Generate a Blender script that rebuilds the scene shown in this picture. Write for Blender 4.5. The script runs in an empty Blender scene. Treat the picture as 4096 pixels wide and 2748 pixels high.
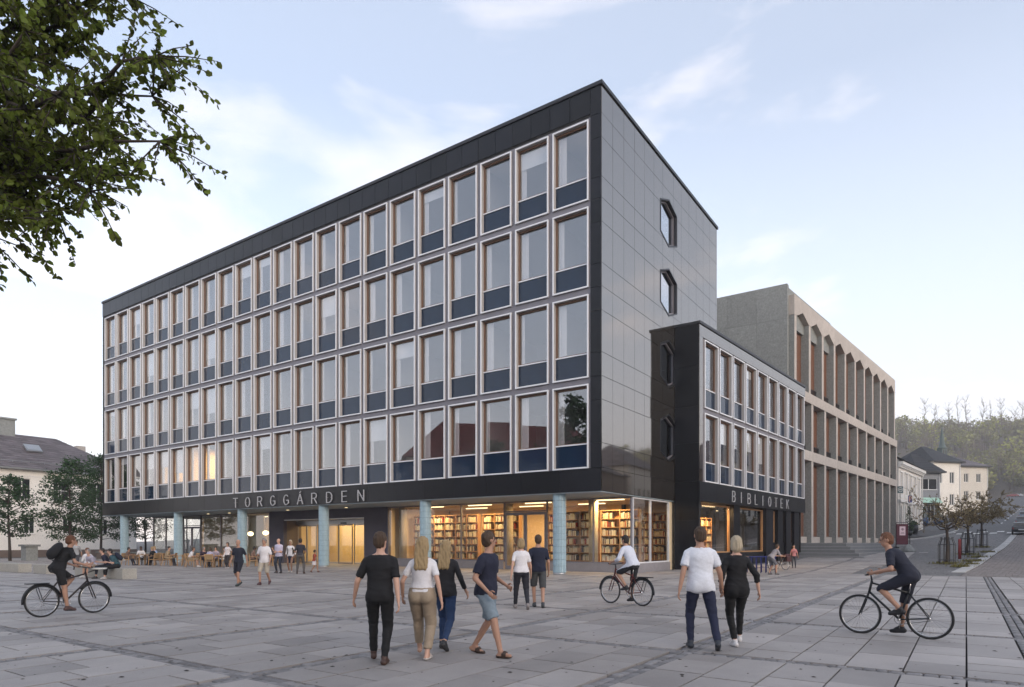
import bpy, bmesh, math, random
import numpy as np
from mathutils import Vector, Matrix, Euler
R = math.radians
rng = random.Random(7)
SC = bpy.context.scene
COL = SC.collection

# ------------------------------------------------------------------ camera
cam_d = bpy.data.cameras.new('camera')
cam_d.sensor_width = 36.0
cam_d.lens = 36.0 * 2628 / 4096
cam_d.shift_y = 796.0 / 4096
cam_d.clip_start, cam_d.clip_end = 0.1, 4000
cam = bpy.data.objects.new('camera', cam_d)
cam.location = (0, 0, 1.6)
cam.rotation_euler = (R(90), 0, 0)
COL.objects.link(cam)
SC.camera = cam

# ------------------------------------------------------------------ sky, sun, exposure
SUN_AZ, SUN_EL = R(148), R(17)          # clockwise from +Y (the view), evening sun low behind the camera's right shoulder
w = bpy.data.worlds.new('World'); SC.world = w; w.use_nodes = True
nt = w.node_tree; N = nt.nodes; L = nt.links
N.clear()
wo = N.new('ShaderNodeOutputWorld'); bg = N.new('ShaderNodeBackground')
sky = N.new('ShaderNodeTexSky'); sky.sky_type = 'NISHITA'; sky.sun_disc = False
sky.sun_elevation = SUN_EL; sky.sun_rotation = SUN_AZ
sky.altitude = 50; sky.air_density = 1.0; sky.dust_density = 2.0; sky.ozone_density = 2.2
bg.inputs['Strength'].default_value = 0.15
# thin evening cloud, the same all round the sky: wisps of noise whiten and warm the blue
tc = N.new('ShaderNodeTexCoord'); mp = N.new('ShaderNodeMapping')
mp.inputs['Scale'].default_value = (1.0, 1.0, 2.6); mp.inputs['Location'].default_value = (5.3, 1.9, 2.7)
nz = N.new('ShaderNodeTexNoise'); nz.inputs['Scale'].default_value = 2.3; nz.inputs['Detail'].default_value = 7; nz.inputs['Roughness'].default_value = 0.55; nz.inputs['Distortion'].default_value = 0.3
cr = N.new('ShaderNodeValToRGB'); cr.color_ramp.elements[0].position = 0.53; cr.color_ramp.elements[1].position = 0.74
cr.color_ramp.elements[0].color = (0, 0, 0, 1); cr.color_ramp.elements[1].color = (0.6, 0.6, 0.6, 1)
sep = N.new('ShaderNodeSeparateXYZ')
mr = N.new('ShaderNodeMapRange'); mr.inputs['From Min'].default_value = 0.0; mr.inputs['From Max'].default_value = 0.55
mr.inputs['To Min'].default_value = 0.76; mr.inputs['To Max'].default_value = 0.30
veil = N.new('ShaderNodeMixRGB'); veil.blend_type = 'MIX'; veil.inputs['Color2'].default_value = (7.3, 7.15, 7.4, 1)
cl = N.new('ShaderNodeMixRGB'); cl.blend_type = 'MIX'; cl.inputs['Color2'].default_value = (7.9, 6.95, 6.45, 1)
L.new(tc.outputs['Generated'], mp.inputs['Vector']); L.new(mp.outputs['Vector'], nz.inputs['Vector'])
L.new(nz.outputs['Fac'], cr.inputs['Fac'])
L.new(tc.outputs['Generated'], sep.inputs['Vector']); L.new(sep.outputs['Z'], mr.inputs['Value'])
vc = N.new('ShaderNodeMixRGB'); vc.inputs['Color1'].default_value = (7.0, 6.35, 6.25, 1); vc.inputs['Color2'].default_value = (6.7, 6.95, 7.6, 1)
mr2 = N.new('ShaderNodeMapRange'); mr2.inputs['From Min'].default_value = 0.02; mr2.inputs['From Max'].default_value = 0.34
L.new(sep.outputs['Z'], mr2.inputs['Value']); L.new(mr2.outputs['Result'], vc.inputs['Fac']); L.new(vc.outputs['Color'], veil.inputs['Color2'])
L.new(sky.outputs['Color'], veil.inputs['Color1']); L.new(mr.outputs['Result'], veil.inputs['Fac'])
L.new(veil.outputs['Color'], cl.inputs['Color1']); L.new(cr.outputs['Color'], cl.inputs['Fac'])
L.new(cl.outputs['Color'], bg.inputs['Color']); L.new(bg.outputs['Background'], wo.inputs['Surface'])

sun_d = bpy.data.lights.new('sun', 'SUN'); sun_d.energy = 0.75; sun_d.angle = R(25); sun_d.color = (1.0, 0.87, 0.76)
sun = bpy.data.objects.new('sun', sun_d); COL.objects.link(sun)
sd = Vector((math.sin(SUN_AZ) * math.cos(SUN_EL), math.cos(SUN_AZ) * math.cos(SUN_EL), math.sin(SUN_EL)))
sun.rotation_euler = sd.to_track_quat('Z', 'Y').to_euler()
SC.view_settings.view_transform = 'Standard'; SC.view_settings.look = 'None'
SC.view_settings.gamma = 1.0; SC.view_settings.exposure = 0.70; SC.view_settings.use_curve_mapping = False
SC.render.engine = 'CYCLES'
cy = SC.cycles
cy.use_denoising = True
try: cy.denoiser = 'OPENIMAGEDENOISE'
except Exception: pass
cy.denoising_prefilter = 'ACCURATE'
cy.max_bounces = 6; cy.diffuse_bounces = 3; cy.glossy_bounces = 3; cy.transmission_bounces = 4; cy.transparent_max_bounces = 10
cy.volume_bounces = 0; cy.caustics_reflective = False; cy.caustics_refractive = False
cy.sample_clamp_indirect = 4.0

HAZE = 0.0006
# ------------------------------------------------------------------ materials
def P(name, col, rough=0.6, metal=0.0, ior=1.5, spec=0.5, noise=0.0, nscale=8.0, bump=0.0, bscale=40.0, rnd=0.0, attr=None,
      world=None, stretch=None, emit=None, estr=0.0, noise2=None, coords='Object', sheen=0.0):
    """A Principled material whose colour varies by a noise and by object (or by a face attribute)."""
    m = bpy.data.materials.new(name); m.use_nodes = True
    t = m.node_tree; n = t.nodes; l = t.links
    b = n['Principled BSDF']
    b.inputs['Roughness'].default_value = rough; b.inputs['Metallic'].default_value = metal
    b.inputs['IOR'].default_value = ior; b.inputs['Specular IOR Level'].default_value = spec
    if sheen: b.inputs['Sheen Weight'].default_value = sheen
    c = n.new('ShaderNodeRGB'); c.outputs[0].default_value = (*col, 1); out = c.outputs[0]
    co = n.new('ShaderNodeTexCoord'); v = co.outputs[coords]
    if stretch:
        mpn = n.new('ShaderNodeMapping'); mpn.inputs['Scale'].default_value = stretch
        l.new(v, mpn.inputs['Vector']); v = mpn.outputs['Vector']
    def mulby(fac_socket, lo, hi):
        nonlocal out
        r = n.new('ShaderNodeMapRange'); r.inputs['To Min'].default_value = lo; r.inputs['To Max'].default_value = hi
        l.new(fac_socket, r.inputs['Value'])
        x = n.new('ShaderNodeVectorMath'); x.operation = 'SCALE'
        l.new(out, x.inputs[0]); l.new(r.outputs['Result'], x.inputs['Scale']); out = x.outputs['Vector']
    if noise:
        z = n.new('ShaderNodeTexNoise'); z.inputs['Scale'].default_value = nscale; z.inputs['Detail'].default_value = 6; z.inputs['Roughness'].default_value = 0.6
        l.new(v, z.inputs['Vector']); mulby(z.outputs['Fac'], 1 - noise * 2, 1 + noise * 2)
    if noise2:
        z = n.new('ShaderNodeTexNoise'); z.inputs['Scale'].default_value = noise2[1]; z.inputs['Detail'].default_value = 4
        l.new(v, z.inputs['Vector']); mulby(z.outputs['Fac'], 1 - noise2[0] * 2, 1 + noise2[0] * 2)
    if world:
        ge = n.new('ShaderNodeNewGeometry'); mw = n.new('ShaderNodeMapping'); mw.inputs['Scale'].default_value = world[2] if len(world) > 2 else (1,1,1)
        z = n.new('ShaderNodeTexNoise'); z.inputs['Scale'].default_value = world[1]; z.inputs['Detail'].default_value = 8; z.inputs['Roughness'].default_value = 0.65
        l.new(ge.outputs['Position'], mw.inputs['Vector']); l.new(mw.outputs['Vector'], z.inputs['Vector']); mulby(z.outputs['Fac'], 1 - world[0] * 2, 1 + world[0] * 2)
    if rnd:
        oi = n.new('ShaderNodeObjectInfo'); mulby(oi.outputs['Random'], 1 - rnd, 1 + rnd)
    if attr:
        a = n.new('ShaderNodeAttribute'); a.attribute_name = 'rnd'; mulby(a.outputs['Fac'], 1 - attr, 1 + attr)
    l.new(out, b.inputs['Base Color'])
    if bump:
        z = n.new('ShaderNodeTexNoise'); z.inputs['Scale'].default_value = bscale; z.inputs['Detail'].default_value = 5
        l.new(v, z.inputs['Vector'])
        bp = n.new('ShaderNodeBump'); bp.inputs['Strength'].default_value = bump; bp.inputs['Distance'].default_value = 0.02
        l.new(z.outputs['Fac'], bp.inputs['Height']); l.new(bp.outputs['Normal'], b.inputs['Normal'])
    if emit:
        b.inputs['Emission Color'].default_value = (*emit, 1); b.inputs['Emission Strength'].default_value = estr
    return m

def glass_mat(name, tint=(1, 1, 1), ior=1.5, base=0.0, rough=0.0):
    """Thin pane: a Fresnel mix of a clear and a mirror layer."""
    m = bpy.data.materials.new(name); m.use_nodes = True
    t = m.node_tree; n = t.nodes; l = t.links; n.clear()
    o = n.new('ShaderNodeOutputMaterial'); mx = n.new('ShaderNodeMixShader')
    tr = n.new('ShaderNodeBsdfTransparent'); tr.inputs['Color'].default_value = (*tint, 1)
    gl = n.new('ShaderNodeBsdfGlossy'); gl.inputs['Roughness'].default_value = rough; gl.inputs['Color'].default_value = (0.97, 0.98, 1, 1)
    r0 = base + ((ior-1)/(ior+1))**2
    lw = n.new('ShaderNodeLayerWeight'); lw.inputs['Blend'].default_value = 0.5      # facing = 1 - |cos|
    pw = n.new('ShaderNodeMath'); pw.operation = 'POWER'; pw.inputs[1].default_value = 3.2
    ad = n.new('ShaderNodeMath'); ad.operation = 'MULTIPLY_ADD'; ad.use_clamp = True; ad.inputs[1].default_value = 1-r0; ad.inputs[2].default_value = r0
    l.new(lw.outputs['Facing'], pw.inputs[0]); l.new(pw.outputs[0], ad.inputs[0]); l.new(ad.outputs[0], mx.inputs['Fac'])
    l.new(tr.outputs[0], mx.inputs[1]); l.new(gl.outputs[0], mx.inputs[2]); l.new(mx.outputs[0], o.inputs['Surface'])
    return m

M = {}
M['stone'] = P('honed black stone', (0.005, 0.0055, 0.009), rough=0.30, spec=0.32, world=(0.3, 0.9, (1, 1, 0.25)), noise=0.16, nscale=5, rnd=0.35, noise2=(0.25, 60))
M['stone_pol'] = P('polished grey stone', (0.026, 0.022, 0.019), rough=0.04, ior=3.7, noise=0.12, nscale=3, rnd=0.12, noise2=(0.2, 90))
M['stone_pol'].node_tree.nodes['Principled BSDF'].inputs['Specular Tint'].default_value = (1.0, 0.945, 0.89, 1)
M['joint'] = P('dark joint', (0.012, 0.012, 0.013), rough=0.8, noise=0.1)
M['reveal'] = P('shade-toned window reveal', (0.41, 0.39, 0.39), rough=0.5, noise=0.05, nscale=2)  # inner faces of the light frame, recess shade put into the colour
M['alu'] = P('light anodised aluminium', (0.76, 0.765, 0.79), rough=0.38, metal=0.15, noise=0.03, nscale=2)
M['alu_edge'] = P('pale aluminium edge', (0.82, 0.80, 0.80), rough=0.4, metal=0.1, noise=0.03, nscale=2)
M['alu_grey'] = P('grey facade rail', (0.21, 0.20, 0.225), rough=0.5, metal=0.2, noise=0.08, nscale=3, rnd=0.05)
M['cap'] = P('dark metal coping', (0.035, 0.037, 0.043), rough=0.45, metal=0.5, noise=0.05)
M['timber'] = P('brown oiled timber', (0.16, 0.09, 0.058), rough=0.5, noise=0.18, nscale=6, stretch=(8, 8, 0.8))
M['pane'] = glass_mat('coated window glass', tint=(0.90, 0.93, 0.96), ior=2.0, base=0.15)
M['pane_clear'] = glass_mat('shop window glass', tint=(0.97, 0.98, 0.97), ior=1.45)
M['spandrel'] = P('navy enamelled glass', (0.008, 0.022, 0.050), rough=0.06, ior=1.5, noise=0.1, nscale=2, rnd=0.15)
M['blind'] = P('white roller blind', (0.72, 0.69, 0.67), rough=0.9, noise=0.04)
M['curtain'] = P('pale curtain', (0.66, 0.61, 0.58), rough=0.9, noise=0.08, nscale=14, stretch=(6, 6, 0.3))
M['room_wall'] = P('office wall', (0.46, 0.43, 0.41), rough=0.9, noise=0.06)
M['room_floor'] = P('office floor', (0.22, 0.20, 0.19), rough=0.7, noise=0.1)
M['soffit'] = P('painted soffit', (0.33, 0.40, 0.45), rough=0.7, noise=0.05, nscale=2)
M['tile'] = P('pale blue glazed tile', (0.35, 0.48, 0.55), rough=0.28, noise=0.10, nscale=7, attr=0.04)
M['grout'] = P('dark blue grout', (0.09, 0.14, 0.17), rough=0.8, noise=0.1)
M['granite'] = P('grey granite slab', (0.31, 0.283, 0.268), rough=0.62, world=(0.22, 0.5), noise=0.06, nscale=1.1, rnd=0.20, noise2=(0.16, 55), bump=0.12, bscale=90)
M['granite_st'] = P('grey granite paving', (0.31, 0.283, 0.268), rough=0.62, world=(0.22, 0.5), attr=0.20, noise2=(0.16, 55), bump=0.12, bscale=90)
M['sett'] = P('granite sett', (0.20, 0.19, 0.19), rough=0.7, noise=0.2, nscale=9, rnd=0.3, bump=0.3, bscale=60)
M['sett_st'] = P('granite setts', (0.20, 0.19, 0.19), rough=0.7, noise=0.2, nscale=9, attr=0.3, bump=0.3, bscale=60)
M['sand'] = P('dark joint sand', (0.055, 0.05, 0.05), rough=0.95, noise=0.25, nscale=6, bump=0.4, bscale=50)
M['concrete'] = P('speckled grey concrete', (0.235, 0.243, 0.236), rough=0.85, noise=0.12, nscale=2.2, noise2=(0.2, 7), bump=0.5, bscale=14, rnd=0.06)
M['concrete_lit'] = P('smooth lit-tone concrete', (0.46, 0.41, 0.37), rough=0.8, noise=0.10, nscale=1.6, noise2=(0.16, 22), bump=0.15, bscale=30, rnd=0.06)  # brighter pinkish twin of the grey concrete: light from the right put into the colour
M['bronze'] = P('rust brown window frame', (0.17, 0.075, 0.042), rough=0.5, noise=0.12, nscale=4)
M['white_wall'] = P('white render', (0.84, 0.80, 0.75), rough=0.9, noise=0.05, nscale=0.7, noise2=(0.05, 6), bump=0.1, bscale=30)
M['white_trim'] = P('white painted trim', (0.78, 0.76, 0.73), rough=0.6, noise=0.04)
M['slate'] = P('grey slate', (0.115, 0.10, 0.108), rough=0.75, noise=0.18, nscale=1.5, attr=0.25, noise2=(0.15, 14), bump=0.2, bscale=30)
M['blacktile'] = P('black roof tile', (0.016, 0.016, 0.018), rough=0.6, noise=0.15, nscale=2, attr=0.25, noise2=(0.1, 18))
M['brownpaint'] = P('brown plinth paint', (0.16, 0.12, 0.10), rough=0.8, noise=0.1)
M['dark_glass'] = P('dark window glass', (0.02, 0.022, 0.025), rough=0.05, noise=0.05)
M['steel'] = P('galvanised steel', (0.42, 0.43, 0.44), rough=0.4, metal=0.8, noise=0.06)
M['black_metal'] = P('black painted steel', (0.015, 0.017, 0.022), rough=0.45, metal=0.2, noise=0.1)
M['red_paint'] = P('dull red paint', (0.22, 0.02, 0.025), rough=0.5, noise=0.12)
M['bark'] = P('dark bark', (0.055, 0.042, 0.035), rough=0.95, noise=0.3, nscale=5, stretch=(3, 3, 0.6), bump=0.6, bscale=18)
M['wood'] = P('warm oak', (0.42, 0.25, 0.12), rough=0.55, noise=0.12, nscale=4, stretch=(5, 5, 0.7), rnd=0.1)
M['asphalt'] = P('worn asphalt', (0.085, 0.083, 0.084), rough=0.85, noise=0.12, nscale=0.4, noise2=(0.2, 40), bump=0.3, bscale=80)
M['paint_white'] = P('road paint', (0.66, 0.65, 0.62), rough=0.7, noise=0.15, nscale=3)
M['kerb'] = P('pale granite kerb', (0.42, 0.41, 0.40), rough=0.75, noise=0.12, nscale=3, rnd=0.12)

def leaf_mat(name, col, var=0.35, trans=0.35):
    m = bpy.data.materials.new(name); m.use_nodes = True
    t = m.node_tree; n = t.nodes; l = t.links; n.clear()
    o = n.new('ShaderNodeOutputMaterial'); mx = n.new('ShaderNodeMixShader'); mx.inputs[0].default_value = trans
    pr = n.new('ShaderNodeBsdfPrincipled'); pr.inputs['Roughness'].default_value = 0.5; pr.inputs['Specular IOR Level'].default_value = 0.3
    tl = n.new('ShaderNodeBsdfTranslucent')
    a = n.new('ShaderNodeAttribute'); a.attribute_name = 'rnd'
    hs = n.new('ShaderNodeHueSaturation'); hs.inputs['Color'].default_value = (*col, 1)
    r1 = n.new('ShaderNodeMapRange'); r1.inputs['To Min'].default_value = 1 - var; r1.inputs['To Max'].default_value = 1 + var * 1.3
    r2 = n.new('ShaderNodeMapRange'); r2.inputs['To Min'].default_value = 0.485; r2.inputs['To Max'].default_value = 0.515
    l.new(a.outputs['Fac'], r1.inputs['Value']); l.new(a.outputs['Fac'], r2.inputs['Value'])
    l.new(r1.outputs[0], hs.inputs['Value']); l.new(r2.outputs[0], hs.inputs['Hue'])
    l.new(hs.outputs[0], pr.inputs['Base Color']); l.new(hs.outputs[0], tl.inputs['Color'])
    l.new(pr.outputs[0], mx.inputs[1]); l.new(tl.outputs[0], mx.inputs[2]); l.new(mx.outputs[0], o.inputs['Surface'])
    return m
M['leaf_near'] = leaf_mat('broad green leaf', (0.115, 0.14, 0.022), 0.65, 0.5)
M['leaf_dark'] = leaf_mat('maple leaf', (0.035, 0.075, 0.028), 0.4, 0.3)
M['leaf_bud'] = leaf_mat('spring bud', (0.22, 0.17, 0.085), 0.35, 0.3)
M['leaf_wood'] = leaf_mat('spring wood leaf', (0.17, 0.155, 0.055), 0.45, 0.3)
M['leaf_lime'] = leaf_mat('lime spring leaf', (0.27, 0.26, 0.06), 0.4, 0.3)
M['leaf_twig'] = leaf_mat('bare twig', (0.15, 0.11, 0.08), 0.3, 0.1)

# ------------------------------------------------------------------ mesh helpers
class MB:
    """Collects shapes; build() links them as one mesh object."""
    def __init__(s): s.v = []; s.f = []; s.mi = []; s.smooth = []; s.cur = 0; s.sm = False; s.rnd = []; s.r = 0.5
    def add(s, vs, fs):
        b = len(s.v); s.v.extend([tuple(p) for p in vs])
        for f in fs:
            s.f.append(tuple(b + i for i in f)); s.mi.append(s.cur); s.smooth.append(s.sm); s.rnd.append(s.r)
        return s
    def box(s, a, b):
        x0, y0, z0 = a; x1, y1, z1 = b
        return s.add([(x0,y0,z0),(x1,y0,z0),(x1,y1,z0),(x0,y1,z0),(x0,y0,z1),(x1,y0,z1),(x1,y1,z1),(x0,y1,z1)],
                     [(0,3,2,1),(4,5,6,7),(0,1,5,4),(1,2,6,5),(2,3,7,6),(3,0,4,7)])
    def cbox(s, c, d): return s.box([c[i]-d[i]/2 for i in range(3)], [c[i]+d[i]/2 for i in range(3)])
    def bbox(s, a, b, ch):
        """box with chamfered top edges"""
        x0,y0,z0 = a; x1,y1,z1 = b
        return s.add([(x0,y0,z0),(x1,y0,z0),(x1,y1,z0),(x0,y1,z0),(x0,y0,z1-ch),(x1,y0,z1-ch),(x1,y1,z1-ch),(x0,y1,z1-ch),
                      (x0+ch,y0+ch,z1),(x1-ch,y0+ch,z1),(x1-ch,y1-ch,z1),(x0+ch,y1-ch,z1)],
                     [(0,1,5,4),(1,2,6,5),(2,3,7,6),(3,0,4,7),(4,5,9,8),(5,6,10,9),(6,7,11,10),(7,4,8,11),(8,9,10,11)])
    def bar(s, p, q, wx, wz=None, up=(0,0,1)):
        wz = wx if wz is None else wz
        p = Vector(p); q = Vector(q); d = (q-p).normalized(); u = Vector(up)
        if abs(d.dot(u)) > 0.98: u = Vector((0,1,0))
        sx = d.cross(u).normalized() * wx/2; sz = sx.cross(d).normalized() * wz/2
        return s.add([p-sx-sz,p+sx-sz,p+sx+sz,p-sx+sz,q-sx-sz,q+sx-sz,q+sx+sz,q-sx+sz],
                     [(0,3,2,1),(4,5,6,7),(0,1,5,4),(1,2,6,5),(2,3,7,6),(3,0,4,7)])
    def prism(s, pts, off):
        """polygon (3D points) swept by the vector off"""
        n = len(pts); a = [Vector(p) for p in pts]; b = [p + Vector(off) for p in a]
        return s.add(a+b, [tuple(range(n-1,-1,-1)), tuple(range(n,2*n))] + [(i,(i+1)%n,n+(i+1)%n,n+i) for i in range(n)])
    def tube(s, pts, rad, n=8, cap=True, closed=False):
        pts = [Vector(p) for p in pts]; m = len(pts)
        rad = [rad]*m if isinstance(rad, (int,float)) else rad
        vs = []; ref = None
        for i,p in enumerate(pts):
            if closed: d = pts[(i+1)%m]-pts[i-1]
            else: d = pts[min(i+1,m-1)]-pts[max(i-1,0)]
            d.normalize()
            if ref is None: ref = Vector((0,0,1)) if abs(d.z) < 0.9 else Vector((1,0,0))
            a = ref - d*ref.dot(d)
            if a.length < 1e-4: a = Vector((0,1,0)) - d*d.y
            a.normalize(); ref = a; b = d.cross(a)
            vs += [p + (a*math.cos(2*math.pi*k/n) + b*math.sin(2*math.pi*k/n))*rad[i] for k in range(n)]
        fs = []
        for i in range(m if closed else m-1):
            j = (i+1)%m
            fs += [(i*n+k, i*n+(k+1)%n, j*n+(k+1)%n, j*n+k) for k in range(n)]
        if cap and not closed: fs += [tuple(range(n-1,-1,-1)), tuple(range((m-1)*n, m*n))]
        o = s.sm; s.sm = True; s.add(vs, fs); s.sm = o
        return s
    def lathe(s, prof, n=16, c=(0,0,0)):
        """profile of (r, z) about the vertical axis through c"""
        vs = [(c[0]+r*math.cos(2*math.pi*k/n), c[1]+r*math.sin(2*math.pi*k/n), c[2]+z) for r,z in prof for k in range(n)]
        fs = [(i*n+k, i*n+(k+1)%n, (i+1)*n+(k+1)%n, (i+1)*n+k) for i in range(len(prof)-1) for k in range(n)]
        fs += [tuple(range(n-1,-1,-1)), tuple(range((len(prof)-1)*n, len(prof)*n))]
        o = s.sm; s.sm = True; s.add(vs, fs); s.sm = o
        return s
    def ell(s, c, r, n=10, m=6, rot=None):
        vs = []; fs = []
        for i in range(m+1):
            th = math.pi*i/m
            for k in range(n):
                p = Vector((r[0]*math.sin(th)*math.cos(2*math.pi*k/n), r[1]*math.sin(th)*math.sin(2*math.pi*k/n), -r[2]*math.cos(th)))
                if rot is not None: p = rot @ p
                vs.append(p + Vector(c))
        for i in range(m):
            fs += [(i*n+k, i*n+(k+1)%n, (i+1)*n+(k+1)%n, (i+1)*n+k) for k in range(n)]
        o = s.sm; s.sm = True; s.add(vs, fs); s.sm = o
        return s
    def quad(s, a, b, c, d): return s.add([a,b,c,d], [(0,1,2,3)])
    def mesh(s, name, mats):
        me = bpy.data.meshes.new(name); me.from_pydata(s.v, [], s.f)
        mats = mats if isinstance(mats, (list,tuple)) else [mats]
        for m in mats: me.materials.append(M[m] if isinstance(m, str) else m)
        if len(mats) > 1: me.polygons.foreach_set('material_index', s.mi)
        me.polygons.foreach_set('use_smooth', s.smooth)
        at = me.attributes.new('rnd', 'FLOAT', 'FACE'); at.data.foreach_set('value', s.rnd)
        me.update(); return me
    def build(s, name, mats, parent=None, **k): return link(name, s.mesh(name, mats), parent, **k)

def link(name, data, parent=None, loc=None, rz=None, rot=None, scale=None, label=None, cat=None, group=None, kind=None):
    o = bpy.data.objects.new(name, data); COL.objects.link(o)
    if parent is not None: o.parent = parent
    if loc is not None: o.location = loc
    if rz is not None: o.rotation_euler = (0,0,rz)
    if rot is not None: o.rotation_euler = rot
    if scale is not None: o.scale = scale
    return tag(o, label, cat, group, kind)
def tag(o, label=None, cat=None, group=None, kind=None):
    if label: o['label'] = label
    if cat: o['category'] = cat
    if group: o['group'] = group
    if kind: o['kind'] = kind
    return o
def thing(name, label, cat, loc=(0,0,0), rz=0.0, group=None):
    return link(name, None, None, loc=loc, rz=rz, label=label, cat=cat, group=group)
def copy_tree(o, parent=None, **k):
    c = o.copy(); COL.objects.link(c); c.parent = parent
    for key, val in k.items():
        if key == 'loc': c.location = val
        elif key == 'rz': c.rotation_euler = (0,0,val)
        elif key == 'scale': c.scale = val
        else: c[key] = val
    for ch in list(o.children): copy_tree(ch, c)
    return c
def sstep(a, b, x):
    t = min(1, max(0, (x-a)/(b-a))); return t*t*(3-2*t)

# ------------------------------------------------------------------ the lie of the land
C0 = Vector((4.23, 31.18, 0)); ANG_M = math.atan2(-.5684, .8227)     # square-side corner of the main block
AC = Vector((10.843, 38.09, 0)); ANG_A = math.atan2(.770, .638)       # library wing
CC = Vector((23.46, 54.55, 0)); ANG_C = math.atan2(.7542, .6567)      # concrete block
SX, SY = math.cos(ANG_A), math.sin(ANG_A)                              # direction of the rising street
HT = [(-1e9,0),(-4,0),(9,.25),(20,.68),(34,1.15),(45,1.7),(59,2.6),(83,4.4),(330,22.3),(420,24),(2000,24)]
def ground_h(x, y):
    s = SX*x + SY*y - 40.6; c = SY*x - SX*y
    if c < -3.87: s -= .25*(-3.87-c)
    for (a,ha),(b,hb) in zip(HT, HT[1:]):
        if s <= b: return ha + (hb-ha)*(s-a)/(b-a) if a > -1e8 else 0.0
    return 24.0
def street(s, c):
    """world point at s along the street and c to the right of the camera axis line"""
    s += 40.6
    x, y = SX*s + SY*c, SY*s - SX*c
    return x, y, ground_h(x, y)
# ------------------------------------------------------------------ ground and paving
Mm = Matrix.Translation(C0) @ Matrix.Rotation(ANG_M, 4, 'Z')      # main block / square frame -> world
MmI = Mm.inverted()
def in_view(x, y, z=0.0, pad=60):
    if y < 1.0: return False
    px = 2048 + 2628*x/y; py = 2170 - 2628*(z-1.6)/y
    return -pad < px < 4096+pad and py < 2748+pad

gm = MB()
xs = sorted(set([-300,-200,-140,-100,-80,-60,-45,-30,-20,-10,0,10,15] + list(range(18,80,3)) + [84,90,100,110,120,135,150,170,190,210,240,270,300,340,380,430,500,560,640]))
ys = sorted(set([-120,-80,-40,-20,-10,0,10,20,26] + list(range(30,120,3)) + [125,135,150,170,190,210,240,270,300,340,380,430,500,620,720,860]))
gv = [(x,y,ground_h(x,y)-0.07) for y in ys for x in xs]; nx = len(xs)
gf = [(j*nx+i, j*nx+i+1, (j+1)*nx+i+1, (j+1)*nx+i) for j in range(len(ys)-1) for i in range(nx-1)]
gm.sm = True; gm.add(gv, gf)
ground = gm.build('ground', 'sand', kind='structure')

# slabs laid square to the main block between bands of small setts
VB = [19.3, 15.05, 10.85, 7.2, 3.6] + [-3.6*k for k in range(0, 19)]          # bands running into depth (local x)
UB = [-32.6,-28.0,-23.4,-18.75,-14.35,-9.7,-5.0,-0.35,4.3,9.3,14,18.7,23.4,28.1,32.8,37.5]
VB = sorted(VB); BW = 0.15
unit = MB(); unit.bbox((0,0,-1),(1,1,0),0.008)
unit_me = unit.mesh('slab', 'granite')
slabs = []
def cok(lx, ly):
    p = Mm @ Vector((lx, ly, 0)); c = SY*p.x - SX*p.y; s = SX*p.x + SY*p.y - 40.6
    if lx < 0.2 and ly > 4.6: return False
    if ly > 9.3 and c < -15.7: return False
    if ly > 9.3 and c > -8.5: return False
    if s > 24 : return False
    return True
r2 = random.Random(3)
for i in range(len(VB)-1):
    x0, x1 = VB[i]+BW, VB[i+1]-BW
    nc = max(1, round((x1-x0)/.66)); cw = (x1-x0)/nc
    for j in range(len(UB)-1):
        y0, y1 = UB[j]+BW*.8, UB[j+1]-BW*.8
        for k in range(nc):
            xa = x0 + k*cw; y = y0
            while y < y1-0.05:
                ln = r2.choice((.55,.7,.85,1.0,1.25,1.5))
                if y+ln > y1-.4: ln = y1-y
                if cok(xa+cw/2, y+ln/2):
                    slabs.append((xa, y, cw, ln))
                y += ln
near, far = [], []
for sl in slabs:
    p = Mm @ Vector((sl[0]+sl[2]/2, sl[1]+sl[3]/2, 0))
    d = math.hypot(p.x, p.y)
    (near if in_view(p.x, p.y, 0, 100) and d < 26 and sl[1] < 0 else far).append((d, sl, p))
near.sort(key=lambda t: t[0]); far += near[300:]; near = near[:300]
gap = 0.011
for d, (xa, y, cw, ln), p in near:
    q = Mm @ Vector((xa+gap, y+gap, 0))
    o = link('paving_slab', unit_me, ground, loc=(q.x, q.y, 0.012+r2.uniform(-.003,.003)), scale=(cw-2*gap, ln-2*gap, .06))
    o.rotation_euler = (r2.uniform(-.0022,.0022), r2.uniform(-.0022,.0022), ANG_M)
fm = MB()
for d, (xa, y, cw, ln), p in far:
    if p.y < -6 or d > 95: continue
    fm.r = r2.random(); dz = r2.uniform(-.003,.003)
    g = gap
    cs = [Mm @ Vector(c) for c in ((xa+g,y+g,0),(xa+cw-g,y+g,0),(xa+cw-g,y+ln-g,0),(xa+g,y+ln-g,0))]
    top = [(c.x,c.y,ground_h(c.x,c.y)+.012+dz) for c in cs]; bot = [(a,b,z-.05) for a,b,z in top]
    fm.add(top+bot, [(0,1,2,3),(0,4,5,1),(1,5,6,2),(2,6,7,3),(3,7,4,0)])
fm.build('paving', 'granite_st', ground, kind='stuff')
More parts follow.
